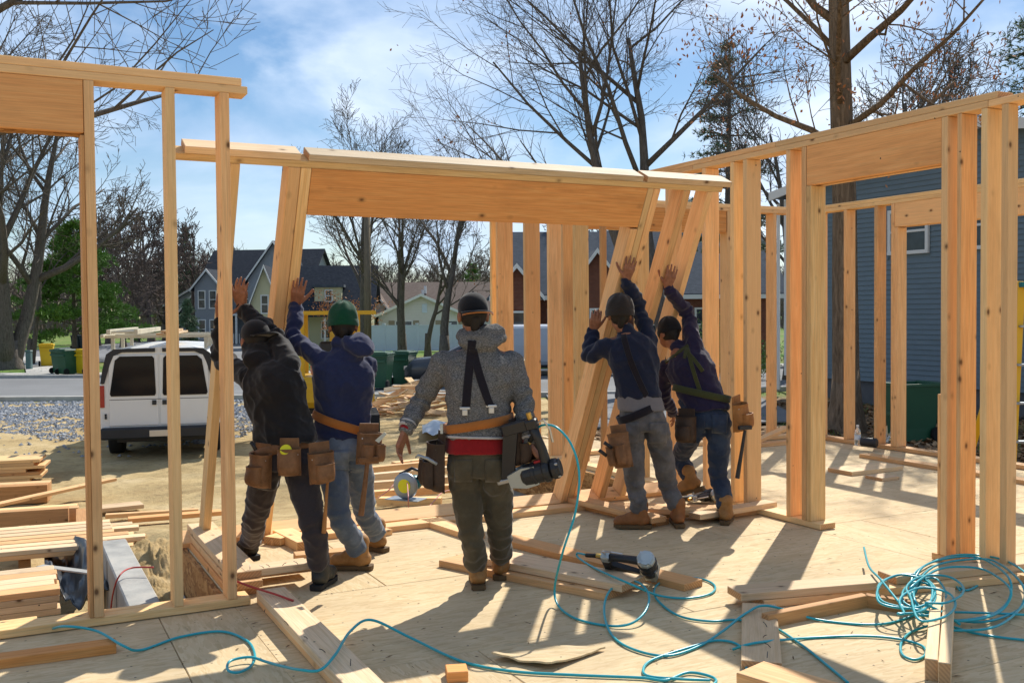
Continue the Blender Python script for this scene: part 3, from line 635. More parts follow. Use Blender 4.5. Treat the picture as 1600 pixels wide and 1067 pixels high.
# grey two-storey house
m = frame_m(gp(355, 88), radians(-6)); h = thing('house', 'grey two-storey house with a steep dark roof and white windows', 'house', m)
gable_wall(h, m, -2.4, 7.4, 0, 8, 0, 5.3, 8.4, 'x', 'siding_grey'); gable_roof(h, m, -2.4, 7.4, 0, 8, 5.3, 8.4, 'x', 'roof_dark')
gable_wall(h, m, -2.0, .4, -2.2, .5, 0, 5.0, 6.4, 'y', 'siding_grey'); gable_roof(h, m, -2.0, .4, -2.2, 2, 5.0, 6.4, 'y', 'roof_dark', .3, .14, 'roof_slope', 'trim_white')
gable_wall(h, m, 2.4, 7.2, -1.2, 1, 0, 5.6, 8.8, 'y', 'siding_grey'); gable_roof(h, m, 2.4, 7.2, -1.2, 4, 5.6, 8.8, 'y', 'roof_dark', .35, .14, 'roof_slope', 'trim_white')
for x in (-1.7, -.7): window(h, m, x, x+.7, 3.1, 4.7, -2.2)
for x in (-1.7, -.7): window(h, m, x, x+.7, .5, 2.2, -2.2)
for x in (.9, 1.7): window(h, m, x, x+.6, 3.2, 4.7, 0)
window(h, m, 3.3, 4.2, 3.2, 4.8, -1.2); window(h, m, 5.2, 6.1, 3.2, 4.8, -1.2)
b = MB().box(.45, 2.35, -2.0, -.02, 2.5, 2.65, m); b.box(.5, .65, -1.95, -1.8, 0, 2.5, m).box(1.5, 1.65, -1.95, -1.8, 0, 2.5, m); b.build('porch', MAT['trim_white'], h)
for k in range(10): MB().box(.6+k*.17, .65+k*.17, -1.9, -1.85, .1, .95, m).build('baluster', MAT['trim_white'], h)
# pale house with low gable, left of the grey one
m = frame_m(gp(312, 98), radians(-8)); h = thing('house', 'pale blue-grey gabled house partly behind the grey two-storey one', 'house', m)
gable_wall(h, m, -3.2, 1.5, 0, 7, 0, 3.7, 5.0, 'y', 'siding_pale'); gable_roof(h, m, -3.2, 1.5, 0, 7, 3.7, 5.0, 'y', 'roof_grey', .4, .14, 'roof_slope', 'trim_white')
gable_wall(h, m, -.4, 2.4, -3, 0, 0, 3.0, 4.6, 'y', 'siding_grey'); gable_roof(h, m, -.4, 2.4, -3, 0, 3.0, 4.6, 'y', 'roof_dark', .3, .14, 'roof_slope', 'trim_white'); window(h, m, .6, 1.4, .6, 2.0, -3); window(h, m, -2.4, -1.6, 1.0, 2.2, 0)
# cream house with dormer
m = frame_m(gp(482, 74), radians(4)); h = thing('house', 'cream house with a long dark roof, steep end gable and a dormer', 'house', m)
gable_wall(h, m, -2.5, 4.6, 0, 7.5, 0, 2.9, 6.2, 'x', 'siding_cream'); gable_roof(h, m, -2.5, 4.6, 0, 7.5, 2.9, 6.2, 'x', 'roof_dark')
gable_wall(h, m, -3.9, -1.9, -1.6, 3, 0, 3.4, 6.0, 'y', 'siding_cream'); gable_roof(h, m, -3.9, -1.9, -1.6, 3.2, 3.4, 6.0, 'y', 'roof_dark', .3, .14, 'roof_slope', 'trim_white'); window(h, m, -3.2, -2.6, 2.6, 4.0, -1.6)
b = MB().box(.4, 2.4, .55, 3, 3.2, 4.55, m); b.build('dormer', MAT['siding_cream'], h); MB().box(.2, 2.6, .3, 3.4, 4.552, 4.75, m).build('dormer_roof', MAT['roof_grey'], h); window(h, m, 1.15, 1.75, 3.45, 4.4, .55)
for x in (-.9, .9, 2.6): window(h, m, x, x+.9, .7, 2.1, 0)
MB().box(-1.2, 4.2, -1.7, -.05, 2.35, 2.5, m).build('porch_roof', MAT['roof_dark'], h)
for x in (-1.0, 1.3, 3.9): MB().box(x, x+.14, -1.6, -1.46, 0, 2.35, m).build('porch_post', MAT['trim_white'], h)
# white house with brown roof
m = frame_m(gp(650, 80), radians(2)); h = thing('house', 'white single-storey house with a broad brown shingle roof behind the white fence', 'house', m)
gable_wall(h, m, -5.4, 9.5, 2.5, 12, 0, 2.6, 5.15, 'x', 'siding_white'); gable_roof(h, m, -5.4, 9.5, 2.5, 12, 2.6, 5.15, 'x', 'roof_brown', .5)
gable_wall(h, m, -2.9, 3.9, -1.0, 4, 0, 2.4, 3.95, 'y', 'siding_white'); gable_roof(h, m, -2.9, 3.9, -1.0, 5.5, 2.4, 3.95, 'y', 'roof_brown', .45, .14, 'roof_slope', 'trim_white')
gable_wall(h, m, -5.3, -2.6, 1.4, 4, 0, 3.2, 5.0, 'y', 'siding_white'); gable_roof(h, m, -5.3, -2.6, 1.4, 5, 3.2, 5.0, 'y', 'roof_brown', .3, .14, 'roof_slope', 'trim_white')
window(h, m, -1.6, -.2, 1.1, 2.0, -1.0, True); window(h, m, 2.1, 3.4, 1.1, 2.0, -1.0, True)
MB().box(.55, .95, -1.06, -.98, 2.6, 3.3, m).build('gable_vent', MAT['vinyl_white'], h)
ov = MB(); ov.lathe([(.001, 0), (.2, 0), (.26, .03), (.001, .05)], m @ Matrix.Translation((-3.95, 1.38, 4.1)) @ Matrix.Rotation(radians(90), 4, 'X') @ Matrix.Diagonal((.75, 1.4, 1, 1)), 20); ov.build('oval_vent', MAT['roof_grey'], h)
for x, y, z in ((.3, 5, 4.3), (.5, 5.2, 4.65)): MB().cyl(m @ V3((x, y, z-.4)), m @ V3((x, y, z+.25)), .12, 10).build('vent_pipe', MAT['trim_white'], h)
# brick house
m = frame_m(gp(1000, 47), radians(3)); h = thing('house', 'low brick house with a dark slate-coloured roof beyond the timber frames', 'house', m)
gable_wall(h, m, -5.9, 6.6, 0, 8.5, 0, 3.55, 6.5, 'x', 'brick'); gable_roof(h, m, -5.9, 6.6, 0, 8.5, 3.55, 6.5, 'x', 'roof_grey', .5)
gable_wall(h, m, -3.2, -1.1, -.8, 3, 0, 3.9, 5.3, 'y', 'brick'); gable_roof(h, m, -3.2, -1.1, -.8, 4, 3.9, 5.3, 'y', 'roof_grey', .25, .14, 'roof_slope', 'trim_white')
gable_wall(h, m, -6.9, -4.9, -1.4, 2.5, 0, 3.4, 4.6, 'y', 'brick'); gable_roof(h, m, -6.9, -4.9, -1.4, 3, 3.4, 4.6, 'y', 'roof_grey', .25, .14, 'roof_slope', 'trim_white')
MB().box(-6.3, 7.1, -.56, -.42, 3.1, 3.3, m).build('gutter', MAT['trim_white'], h)
for x in (-4.4, -2.5, .3, 2.6, 4.6): window(h, m, x, x+1.0, 1.1, 2.7, -.8 if x == -2.5 else 0)
window(h, m, -6.3, -5.5, 1.0, 2.6, -1.4)
# blue clapboard house, gable end towards the deck
UB = 20.35
m = Matrix((-VX, UX, V3((0, 0, 1)))).transposed().to_4x4(); m.translation = H(UB, 16.3, GZ)
h = thing('house', 'blue clapboard house with a low gable behind the far timber frame', 'house', m)
flat('blue_paint', (.145, .195, .23), .55, .3, 0, .14, 2); flat('house_footing', (.12, .12, .125), .9)
zb = .62; ze = 4.85-GZ; zp = 5.85-GZ
gable_wall(h, m, -6.0, 6.0, .035, 9, zb, ze, zp, 'y', 'blue_paint'); MB().box(-5.9, 5.9, .1, 8.9, -.2, zb, m).build('footing', MAT['house_footing'], h)
wins = [(-2.2, -.94, 3.9, 5.05), (.25, 1.05, 3.9, 5.05)]
zz = zb
while zz < zp-.02:
    z1 = zz+.127; hw = 6.0 if z1 <= ze else max(0, 6.0*(zp-z1)/(zp-ze))
    spans = [(-hw, hw)]
    for (a, b_, c, d) in wins:
        if z1 > c and zz < d:
            spans = [s for (p, r_) in spans for s in (((p, a-.02), (b_+.02, r_)) if p < a < r_ else ((p, r_),))]
    for a, b_ in spans:
        if b_-a > .05:
            v_ = [(a, .0, zz), (b_, .0, zz), (b_, .034, zz), (a, .034, zz), (a, .026, z1+.01), (b_, .026, z1+.01), (b_, .034, z1+.01), (a, .034, z1+.01)]
            MB().add([m @ V3(p) for p in v_], [(0, 1, 5, 4), (0, 3, 2, 1), (4, 5, 6, 7), (0, 4, 7, 3), (1, 2, 6, 5), (2, 3, 7, 6)]).build('clapboard', MAT['blue_paint'], h)
    zz = z1
gable_roof(h, m, -6, 6, 0, 9, ze, zp, 'y', 'roof_grey', .3, .16, 'roof_slope', 'trim_white')
for (a, b_, c, d) in wins: window(h, m, a, b_, c, d, .0)
MB().box(-6.05, -5.9, -.03, .1, zb, ze-.1, m).build('corner_board', MAT['trim_white'], h); MB().box(5.9, 6.05, -.03, .1, zb, ze-.1, m).build('corner_board', MAT['trim_white'], h)
MB().cyl(m @ V3((-6.2, -.1, .2)), m @ V3((-6.2, -.1, ze-.2)), .05, 8).build('downpipe', MAT['trim_white'], h)
# white vinyl fence
a = gp(548, 66); bN = gp(806, 66); h = thing('vinyl_fence', 'white solid vinyl privacy fence behind the two men', 'fence', a); n = 5
for i in range(n+1):
    p = a.lerp(bN, i/n); m = frame_m(p); MB().box(-.075, .075, -.075, .075, -.1, 1.82, m).build('post', MAT['vinyl_white'], h); MB().box(-.1, .1, -.1, .1, 1.822, 1.9, m).build('post_cap', MAT['vinyl_white'], h)
    if i < n:
        d = (bN-a)/n; m = frame_m(p, atan2(d.y, d.x)); L_ = d.length
        MB().box(.08, L_-.08, -.02, .02, .06, 1.70, m).build('panel', MAT['vinyl_white'], h); MB().box(.08, L_-.08, -.035, .035, 1.702, 1.78, m).build('rail', MAT['vinyl_white'], h); MB().box(.08, L_-.08, -.036, .036, .1, .2, m).build('rail', MAT['vinyl_white'], h)
# utility pole
barkmat('pole_wood', (.13, .105, .07), (.26, .21, .15), (20, 20, .7)); p = gp(574, 50); h = thing('utility_pole', 'weathered wooden utility pole between the two men', 'pole', p)
MB().cyl(p+V3((0, 0, -.3)), p+V3((.05, 0, 7.4)), .2, 14, .16).build('shaft', MAT['pole_wood'], h, True); MB().cyl(p+V3((0, 0, 7.4)), p+V3((0, 0, 7.46)), .17, 14, .12).build('cap', MAT['roof_grey'], h)
# ---------------------------------------------------------------- van
flat('van_white', (.74, .74, .72), .3, .5, 0, .05, 2); flat('van_silver', (.42, .46, .52), .3, .5, 0, .05, 2); flat('black_rubber', (.018, .018, .018), .8, .2); flat('black_plastic', (.022, .023, .026), .5, .4); flat('steel', (.5, .5, .5), .35, .5, .9, .1); flat('lamp_red', (.35, .02, .015), .25, .5); flat('rack_paint', (.55, .50, .38), .6); flat('car_grey', (.06, .065, .075), .25, .6, .3, .05)
q = N('tinted_glass', .08, .22); q.col((.008, .010, .013))
def wheel(root, m, x, y, R_=.37, w=.24):
    k = m @ Matrix.Translation((x, y, R_)) @ Matrix.Rotation(radians(90), 4, 'Y')
    t = MB().lathe([(R_*.55, -w/2), (R_*.92, -w/2), (R_, -w*.35), (R_, w*.35), (R_*.92, w/2), (R_*.55, w/2)], k, 24).build('tyre', MAT['black_rubber'], root, True)
    MB().lathe([(.05, -w*.42), (R_*.56, -w*.36), (R_*.56, w*.36), (.05, w*.42)], k, 20).build('rim', MAT['steel'], t)
def loft_body(secs):
    """secs: list of (y, [(x, z) half outline bottom to top])"""
    v = []; f = []
    for y, pr in secs: v += [V3((x, y, z)) for x, z in pr]+[V3((-x, y, z)) for x, z in pr[::-1]]
    n = len(secs[0][1])*2
    for i in range(len(secs)-1):
        for j in range(n): f.append((i*n+j, (i+1)*n+j, (i+1)*n+(j+1) % n, i*n+(j+1) % n))
    f.append(tuple(range(n))); k = (len(secs)-1)*n; f.append(tuple(range(k+n-1, k-1, -1)))
    return v, f
def van(label, m, body, rack):
    h = thing('cargo_van', label, 'van', m)
    def pr(s=1, top=1.98, roof=1.0): return [(.90*s, .42), (.97*s, .55), (.99*s, .85), (.985*s, 1.18), (.93*s, 1.18+(top-1.18)*.55), (.86*s, 1.18+(top-1.18)*.84), (.76*s, top-.045), (.55*s, top), (.2*s, top+.02)]
    secs = [(0, pr(.985, 1.955)), (.05, pr(1, 1.98)), (3.55, pr(1, 1.98)), (3.75, pr(1, 1.95)), (4.45, pr(.99, 1.24)), (4.55, pr(.98, 1.20)), (5.25, pr(.95, 1.06)), (5.38, pr(.9, .95))]
    v, f = loft_body(secs); MB().add([m @ p for p in v], f).build('body', MAT[body], h)
    for s in (-1, 1):
        d = MB().box(min(.012*s, .83*s), max(.012*s, .83*s), -.022, .03, .62, 1.86, m, .012).build('rear_door', MAT[body], h)
        # window: rounded quadrilateral
        pts = [(.075, 1.14), (.79, 1.14), (.81, 1.18), (.72, 1.76), (.64, 1.83), (.11, 1.83), (.075, 1.79), (.055, 1.18)]
        MB().prism([m @ V3((s*x, -.034, z)) for x, z in pts], m.to_3x3() @ V3((0, .02, 0))).build('rear_window', MAT['tinted_glass'], d)
        MB().box(*sorted((s*.05, s*.12)), -.05, -.02, .98, 1.06, m).build('handle', MAT['black_plastic'], d)
        # black corner trim running over the door tops
        tr = [(.06, 1.90), (.60, 1.90), (.74, 1.84), (.80, 1.70), (.90, 1.36), (.965, 1.36), (.925, 1.60), (.86, 1.87), (.74, 1.955), (.5, 1.965), (.06, 1.965)]
        MB().prism([m @ V3((s*x, -.028, z)) for x, z in tr], m.to_3x3() @ V3((0, .045, 0))).build('corner_trim', MAT['black_plastic'], h)
        MB().box(*sorted((s*.9, s*.975)), -.02, .05, .95, 1.33, m).build('tail_lamp', MAT['lamp_red'], h)
        wx = .84*s
        wheel(h, m, wx, 1.05); wheel(h, m, wx, 4.45)
        MB().box(*sorted((s*.992, s*.999)), 3.0, 3.9, 1.2, 1.75, m).build('side_window', MAT['tinted_glass'], h)
    MB().box(-.97, .97, -.16, .12, .40, .60, m, .03).build('rear_bumper', MAT['black_plastic'], h)
    MB().box(-.80, .80, 3.58, 3.62, 1.25, 1.3, m).build('dash', MAT['black_plastic'], h)
    MB().prism([m @ V3(p) for p in ((-.78, 3.84, 1.88), (.78, 3.84, 1.88), (.9, 4.42, 1.29), (-.9, 4.42, 1.29))], (0, 0, .012)).build('windscreen', MAT['tinted_glass'], h)
    MB().box(-.16, .16, -.175, -.16, .44, .55, m).build('number_plate', MAT['steel'], h)
    MB().box(-.82, .82, -.026, -.018, 1.075, 1.085, m).build('belt_crease', MAT['black_plastic'], h)
    for s in (-1, 1):
        for z in (.75, 1.62): MB().cyl(m @ V3((s*.885, -.02, z)), m @ V3((s*.885, -.02, z+.09)), .018, 8).build('hinge', MAT['black_plastic'], h)
    MB().box(-.75, .75, .3, 5.0, .30, .43, m).build('underbody', MAT['black_plastic'], h)
    if rack:
        r_ = thing('roof_rack', 'cream roof rack with ladder rails on the white van', 'rack', m); k = MB()
        for y in (.25, 1.5, 2.8):
            k.box(-.92, .92, y-.025, y+.025, 2.14, 2.19, m)
            for s in (-1, 1): k.box(s*.78-.03, s*.78+.03, y-.03, y+.03, 1.94, 2.14, m)
        k.build('cross_bars', MAT['rack_paint'], r_)
        for s in (-1, 1): MB().box(s*.93-.025, s*.93+.025, .05, 3.2, 2.16, 2.21, m).build('side_rail', MAT['rack_paint'], r_)
        ld = thing('ladder', 'pale ladder lying flat on the van roof rack', 'ladder', m)
        for x in (-.80, -.36): MB().box(x, x+.06, -.35, 3.6, 2.215, 2.30, m).build('stile', MAT['rack_paint'], ld)
        for y in np.arange(-.2, 3.5, .3): MB().cyl(m @ V3((-.76, y, 2.255)), m @ V3((-.34, y, 2.255)), .018, 6).build('rung', MAT['rack_paint'], ld)
        for i, (x, y0, y1, z) in enumerate(((.05, -.3, 3.0, 2.215), (.2, -.15, 2.8, 2.215), (.12, -.25, 2.6, 2.255))):
            tag(board('roof_plank', m @ V3((x, y0, z)), m @ V3((x+.04, y1, z)), .12, .035, (0, 0, 1), None, MAT['lumber_pale']), 'pale board carried on the van roof rack', 'plank', 'boards on the van roof')
    return h
pv = gp(247, 17.4); pv.z = gz(pv.x, pv.y)
van('white cargo van parked on the gravel with its rear doors shut', frame_m(pv, radians(14)), 'van_white', True)
pv = gp(752, 40, GZ+.05); van('silver-white van parked on the road beyond the tall studs', frame_m(pv, radians(-93)), 'van_silver', False)
# grey saloon car
m = frame_m(gp(842, 34.5, GZ+.04), radians(91)); h = thing('parked_car', 'dark grey car parked on the road behind the man in the grey hoodie', 'car', m)
def cp(s, zt, zb_=.25): return [(.78*s, zb_), (.88*s, .42), (.90*s, .62), (.87*s, min(zt, .88)), (.66*s if zt > 1 else .8*s, zt), (.3*s, zt+.02)]
v, f = loft_body([(0, cp(.82, .62)), (.25, cp(.95, .86)), (1.0, cp(1, .93)), (1.7, cp(1, 1.38)), (2.6, cp(1, 1.42)), (3.5, cp(1, .98)), (4.3, cp(.97, .92)), (4.6, cp(.85, .62))]); MB().add([m @ p for p in v], f).build('body', MAT['car_grey'], h, True)
for s in (-1, 1):
    for y in (.9, 3.7): wheel(h, m, s*.80, y, .31, .2)
    MB().prism([m @ V3(p) for p in ((s*.87, 1.35, .95), (s*.87, 3.1, .97), (s*.72, 2.6, 1.36), (s*.72, 1.72, 1.33))], m.to_3x3() @ V3((s*.012, 0, 0))).build('side_window', MAT['tinted_glass'], h)
    MB().box(*sorted((s*.45, s*.76)), 4.5, 4.62, .58, .70, m).build('headlight', MAT['steel'], h)
# ---------------------------------------------------------------- wheelie bins
flat('bin_green', (.018, .085, .045), .45, .4, 0, .15); flat('bin_yellow', (.72, .46, .012), .45, .4, 0, .1); flat('bin_dark', (.02, .035, .035), .5)
def wheelie_bin(label, p, yaw, mat, s=1.0, open_=False):
    m = frame_m(p, yaw) @ Matrix.Scale(s, 4); h = thing('wheelie_bin', label, 'bin', m, 'wheelie bins')
    b = MB(); o = [(.24, .28, .03), (.245, .30, .25), (.30, .36, .95), (.325, .385, .955), (.325, .385, 1.0)]; v = []; f = []
    for x, y, z in o: v += [V3((sx*x, sy*y, z)) for sx, sy in ((-1, -1), (1, -1), (1, 1), (-1, 1))]
    i_ = len(v); v += [V3((sx*.29, sy*.35, 1.0)) for sx, sy in ((-1, -1), (1, -1), (1, 1), (-1, 1))]+[V3((sx*.23, sy*.27, .08)) for sx, sy in ((-1, -1), (1, -1), (1, 1), (-1, 1))]
    for k in range(4):
        for j in range(4): f.append((4*k+j, 4*k+(j+1) % 4, 4*k+4+(j+1) % 4, 4*k+4+j))
    for k in (16, 20):
        for j in range(4): f.append((k+j, k+(j+1) % 4, k+4+(j+1) % 4, k+4+j))
    f += [(3, 2, 1, 0), (24, 25, 26, 27)]
    b.add([m @ p_ for p_ in v], f); b.box(-.2, .2, -.40, -.30, .45, .52, m).box(-.26, .26, .33, .42, .78, .86, m); b.build('body', MAT[mat], h)
    if open_: lm = m @ Matrix.Translation((0, .40, 1.02)) @ Matrix.Rotation(radians(112), 4, 'X')
    else: lm = m @ Matrix.Translation((0, .40, 1.005))
    L_ = MB(); L_.box(-.33, .33, -.80, .0, 0, .045, lm, .012).box(-.24, .24, -.70, -.1, .046, .075, lm, .012); L_.build('lid', MAT[mat], h)
    MB().cyl(m @ V3((-.26, .44, .98)), m @ V3((.26, .44, .98)), .018, 8).build('handle', MAT[mat], h)
    for s_ in (-1, 1): MB().lathe([(.04, -.035), (.125, -.035), (.135, 0), (.125, .035), (.04, .035)], m @ Matrix.Translation((s_*.30, .30, .135)) @ Matrix.Rotation(radians(90), 4, 'Y'), 18).build('wheel', MAT['black_rubber'], h)
    return h
for lab, px, Y, yaw, mt, s in (('yellow wheelie bin by the footpath near the huge old tree', 72, 50, 200, 'bin_yellow', 1.05), ('dark green wheelie bin on the verge, front one of its pair', 105, 42.6, 150, 'bin_green', 1.0), ('dark green wheelie bin half behind its twin on the verge', 96, 43.4, 150, 'bin_green', 1.0), ('yellow wheelie bin on the verge next to the green pair', 130, 42.9, 160, 'bin_yellow', 1.0),
    ('small far yellow bin beyond the huge old tree', 31, 75, 180, 'bin_yellow', 1.0), ('black far bin on the side road, the one of the pair nearer the tree', 119, 76, 180, 'bin_dark', 1.0), ('black far bin on the side road, the one of the pair nearer the van', 132, 76, 180, 'bin_dark', 1.0),
    ('green wheelie bin right beside the navy-clad man in the green hat', 594, 33, 170, 'bin_green', 1.12), ('green wheelie bin between the other bin and the grey car', 630, 34.5, 165, 'bin_green', 1.1), ('green wheelie bin peeping out beyond the white van', 324, 36, 160, 'bin_green', 1.05)):
    p = gp(px, Y, GZ+.05); wheelie_bin(lab, p, radians(yaw), mt, s)
p = gp(1424, 19.0); p.z = gz(p.x, p.y); wheelie_bin('large green wheelie bin with its lid hanging open by the blue house', p, radians(288), 'bin_green', 1.12, True)
p = gp(44, 47); tag(MB().box(-.12, .12, -.12, .12, -.1, .85, frame_m(p), .03).box(-.14, .14, -.14, .14, .852, .95, frame_m(p), .04).build('utility_box', flat('utility_green', (.10, .16, .16), .6)), 'small grey-green utility box on the verge by the huge tree', 'utility box')
# ---------------------------------------------------------------- yellow excavator
flat('machine_yellow', (.62, .36, .015), .4, .4, 0, .12); flat('machine_grey', (.05, .05, .052), .6)
m = frame_m(V3((gp(520, 21).x, 21, gz(gp(520, 21).x, 21))), radians(10)); h = thing('mini_excavator', 'yellow canopied mini excavator behind the man in the green hat', 'excavator', m)
for s in (-1, 1):
    MB().prism([m @ V3((s*.75-.17, y, z)) for y, z in ((-.95, .1), (-.8, 0), (.8, 0), (.95, .1), (.98, .3), (.85, .45), (-.85, .45), (-.98, .3))], m.to_3x3() @ V3((.34, 0, 0))).build('track', MAT['black_rubber'], h)
MB().box(-.6, .6, -.5, .5, .46, .62, m, .03).build('undercarriage', MAT['machine_grey'], h); MB().box(-.82, .82, -1.0, .7, .625, 1.25, m, .12).build('engine_cover', MAT['machine_yellow'], h)
for x, y in ((-.62, -.7), (.5, -.7), (-.58, .62), (.46, .62)): MB().box(x-.05, x+.05, y-.06, y+.06, 1.2, 2.5, m).build('canopy_post', MAT['machine_yellow'], h)
MB().prism([m @ V3((x, -.9, z)) for x, z in ((-.88, 2.5), (.88, 2.5), (.86, 2.58), (-.86, 2.58))], m.to_3x3() @ V3((0, 1.8, 0))).build('canopy_roof', MAT['machine_yellow'], h)
MB().box(-.28, .28, -.3, .2, 1.255, 1.4, m, .05).box(-.28, .28, -.42, -.28, 1.4, 1.95, m, .05).build('seat', MAT['black_plastic'], h)
bm_ = MB()
for a, b_, w in (((0, .7, .9), (0, 1.7, 2.4), .12), ((0, 1.7, 2.4), (0, 2.9, 1.7), .10)): bm_.tube([m @ V3(a), m @ V3(b_)], [w, w*.8], 4)
bm_.build('boom', MAT['machine_yellow'], h); bm_ = MB().prism([m @ V3((-.3, 2.75, 1.7)), m @ V3((-.3, 3.1, 1.6)), m @ V3((-.3, 3.0, 1.1)), m @ V3((-.3, 2.6, 1.25))], m.to_3x3() @ V3((.6, 0, 0))); bm_.build('bucket', MAT['machine_grey'], h)
# ================================================================ loose lumber, stem wall, tarp, debris
def plank(label, a, b, w=.14, t=.04, m='lumber', group=None, upv=(0, 0, 1), name='lumber_plank'):
    return tag(board(name, a, b, w, t, upv, None, MAT[m]), label, 'plank', group)
# stem wall and sand fill in the notch
q = N('stem_concrete', .9, .1); v = q.coord((1, 1, 1), False)
q.col(q.ramp(q.noise(q.coord((1, 1, .5), False), 3, 8, .65), [(.3, (.25, .25, .24)), (.55, (.40, .39, .36)), (.8, (.52, .48, .41))])); q.bump(q.noise(v, 50, 5), .35, .006)
sw = MB(); mm = hm(0, 0); sw.box(.66, .86, 5.5, 8.75, -1.5, -.30, mm, .01)
for vv in (6.0, 6.7, 7.4, 8.1): sw.box(.652, .66, vv, vv+.008, -1.4, -.32, mm, .001)
tag(sw.build('stem_wall', MAT['stem_concrete'], None), 'grey poured concrete stem wall holding back the sand beside the deck', 'wall', kind='thing')
q = N('sand', .95, .1); v = q.coord((1, 1, 1), False); q.col(q.ramp(q.noise(v, 5, 8, .7), [(.3, (.28, .185, .075)), (.5, (.42, .30, .145)), (.7, (.52, .39, .21))])); q.bump(q.noise(v, 30, 6, .75), .8, .03)
n = 84; sv = []; r = random.Random(4)
for j in range(n):
    for i in range(n):
        u = .80+.36*i/(n-1)+max(0, (j/(n-1)-.55))*2.6*i/(n-1); vv = 5.45+4.3*j/(n-1)
        z = -.34+.07*noise.noise((u*3, vv*1.6, 1))+.06*noise.noise((u*8, vv*7, 4))+.03*noise.noise((u*25, vv*25, 2))+.015*noise.noise((u*60, vv*60, 7))-.6*sst(8.6, 9.75, vv)
        z += .10*math.exp(-((vv-7.9)/.5)**2-((u-1.06)/.2)**2)
        z = min(z, -.30-.05*(1-sst(.80, .92, u))) if u < .95 else z
        sv.append(H(u, vv, z))
tag(obj('sand_fill', mesh('sand_fill', sv, [(j*n+i, j*n+i+1, (j+1)*n+i+1, (j+1)*n+i) for j in range(n-1) for i in range(n-1)], True), MAT['sand']), kind='structure')
# stacks to the side of the house; boards run along the house
def stack(px, Y, z0, rows, cols, w, t, L_, m, label, group, jit=.12, gap=.004, seed=1, ang=0):
    r = random.Random(seed); e = gp(px, Y, z0); ax = UX.copy(); ax.rotate(Matrix.Rotation(ang, 3, 'Z')); ay = V3((-ax.y, ax.x, 0))
    for a in range(rows):
        for b in range(cols):
            j = r.uniform(-jit, jit); c = e+ay*((w+gap)*(b+.5))+V3((0, 0, (t+.002)*(a+.5)))
            o5 = ('front', 'second', 'third', 'fourth', 'fifth', 'sixth', 'seventh', 'eighth'); lab = label+(', '+('top', 'second', 'third', 'fourth', 'fifth', 'sixth', 'seventh', 'eighth')[rows-1-a]+' layer down' if rows > 1 else '')+(', '+o5[b]+' row' if cols > 1 else '')
            plank(lab, c+ax*(j-L_), c+ax*j, w, t, r.choice(m) if isinstance(m, tuple) else m, group)
stack(50, 14.8, -.96, 8, 1, .62, .045, 4.0, ('lumber_dark', 'lumber_yellow', 'lumber_pale'), 'board in the far stack of wide boards', 'far stack of wide boards', .16, .004, 1, radians(-10))
stack(62, 13.2, -.94, 1, 2, .2, .24, 4.0, 'lumber_dark', 'thick brown beam beyond the long thin plank', 'far brown beams', .05, .004, 2, radians(-10))
plank('long thin plank bridging from the stacks across the sand', gp(-40, 12.1, -.80), gp(172, 14.0, -.76), .14, .04, 'lumber')
stack(100, 11.0, -.95, 1, 1, .12, .36, 3.6, 'lumber_dark', 'deep brown beam on edge, tallest of the brown stack', None, .0, .004, 3, radians(-8))
stack(126, 11.35, -.95, 2, 2, .14, .15, 3.6, ('lumber_dark', 'lumber_yellow'), 'yellow-brown timber behind the deep beam', 'brown timbers behind the deep beam', .1, .01, 4, radians(-8))
stack(192, 9.1, -.62, 2, 7, .14, .04, 4.6, ('lumber_pale', 'lumber_pale', 'lumber'), 'sunlit plank in the flat stack by the stem wall', 'flat stack of long planks', .22, .03, 5, radians(-5))
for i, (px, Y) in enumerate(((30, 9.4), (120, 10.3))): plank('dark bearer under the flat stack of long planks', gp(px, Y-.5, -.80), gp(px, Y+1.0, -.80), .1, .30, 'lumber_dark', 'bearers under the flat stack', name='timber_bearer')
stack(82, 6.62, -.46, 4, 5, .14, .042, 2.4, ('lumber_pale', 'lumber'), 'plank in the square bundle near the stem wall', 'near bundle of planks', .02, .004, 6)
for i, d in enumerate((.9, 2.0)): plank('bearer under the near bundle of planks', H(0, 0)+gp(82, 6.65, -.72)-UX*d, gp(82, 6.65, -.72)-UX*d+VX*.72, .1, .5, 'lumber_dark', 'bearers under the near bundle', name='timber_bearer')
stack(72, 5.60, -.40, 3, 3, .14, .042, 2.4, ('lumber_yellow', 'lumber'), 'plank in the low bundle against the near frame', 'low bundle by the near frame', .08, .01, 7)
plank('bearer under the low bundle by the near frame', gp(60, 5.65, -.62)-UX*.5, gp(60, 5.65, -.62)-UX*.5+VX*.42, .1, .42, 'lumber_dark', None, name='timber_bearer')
flat('black_sheet', (.012, .013, .016), .38, .5)
n = 26; sv = []
for j in range(n):
    for i in range(n):
        a = i/(n-1); b = j/(n-1); p = G(70+100*a, 930-75*b, -.72+.18*a); f = noise.noise((a*5, b*4, 0))*.09+.05*noise.noise((a*14, b*9, 3)); sv.append(p+V3((0, 0, f+.10*sin(a*9+b*3))))
tp = obj('plastic_sheet', mesh('plastic_sheet', sv, [(j*n+i, j*n+i+1, (j+1)*n+i+1, (j+1)*n+i) for j in range(n-1) for i in range(n-1)], True), MAT['black_sheet']); sm_ = tp.modifiers.new('t', 'SOLIDIFY'); sm_.thickness = .006
tag(tp, 'crumpled black plastic sheet lying in the trench by the stem wall', 'sheet')
plank('grey steel strap laid across from the near bundle to the stem wall', G(62, 884, -.30), G(142, 894, -.30), .07, .012, 'stem_concrete', name='steel_strap')
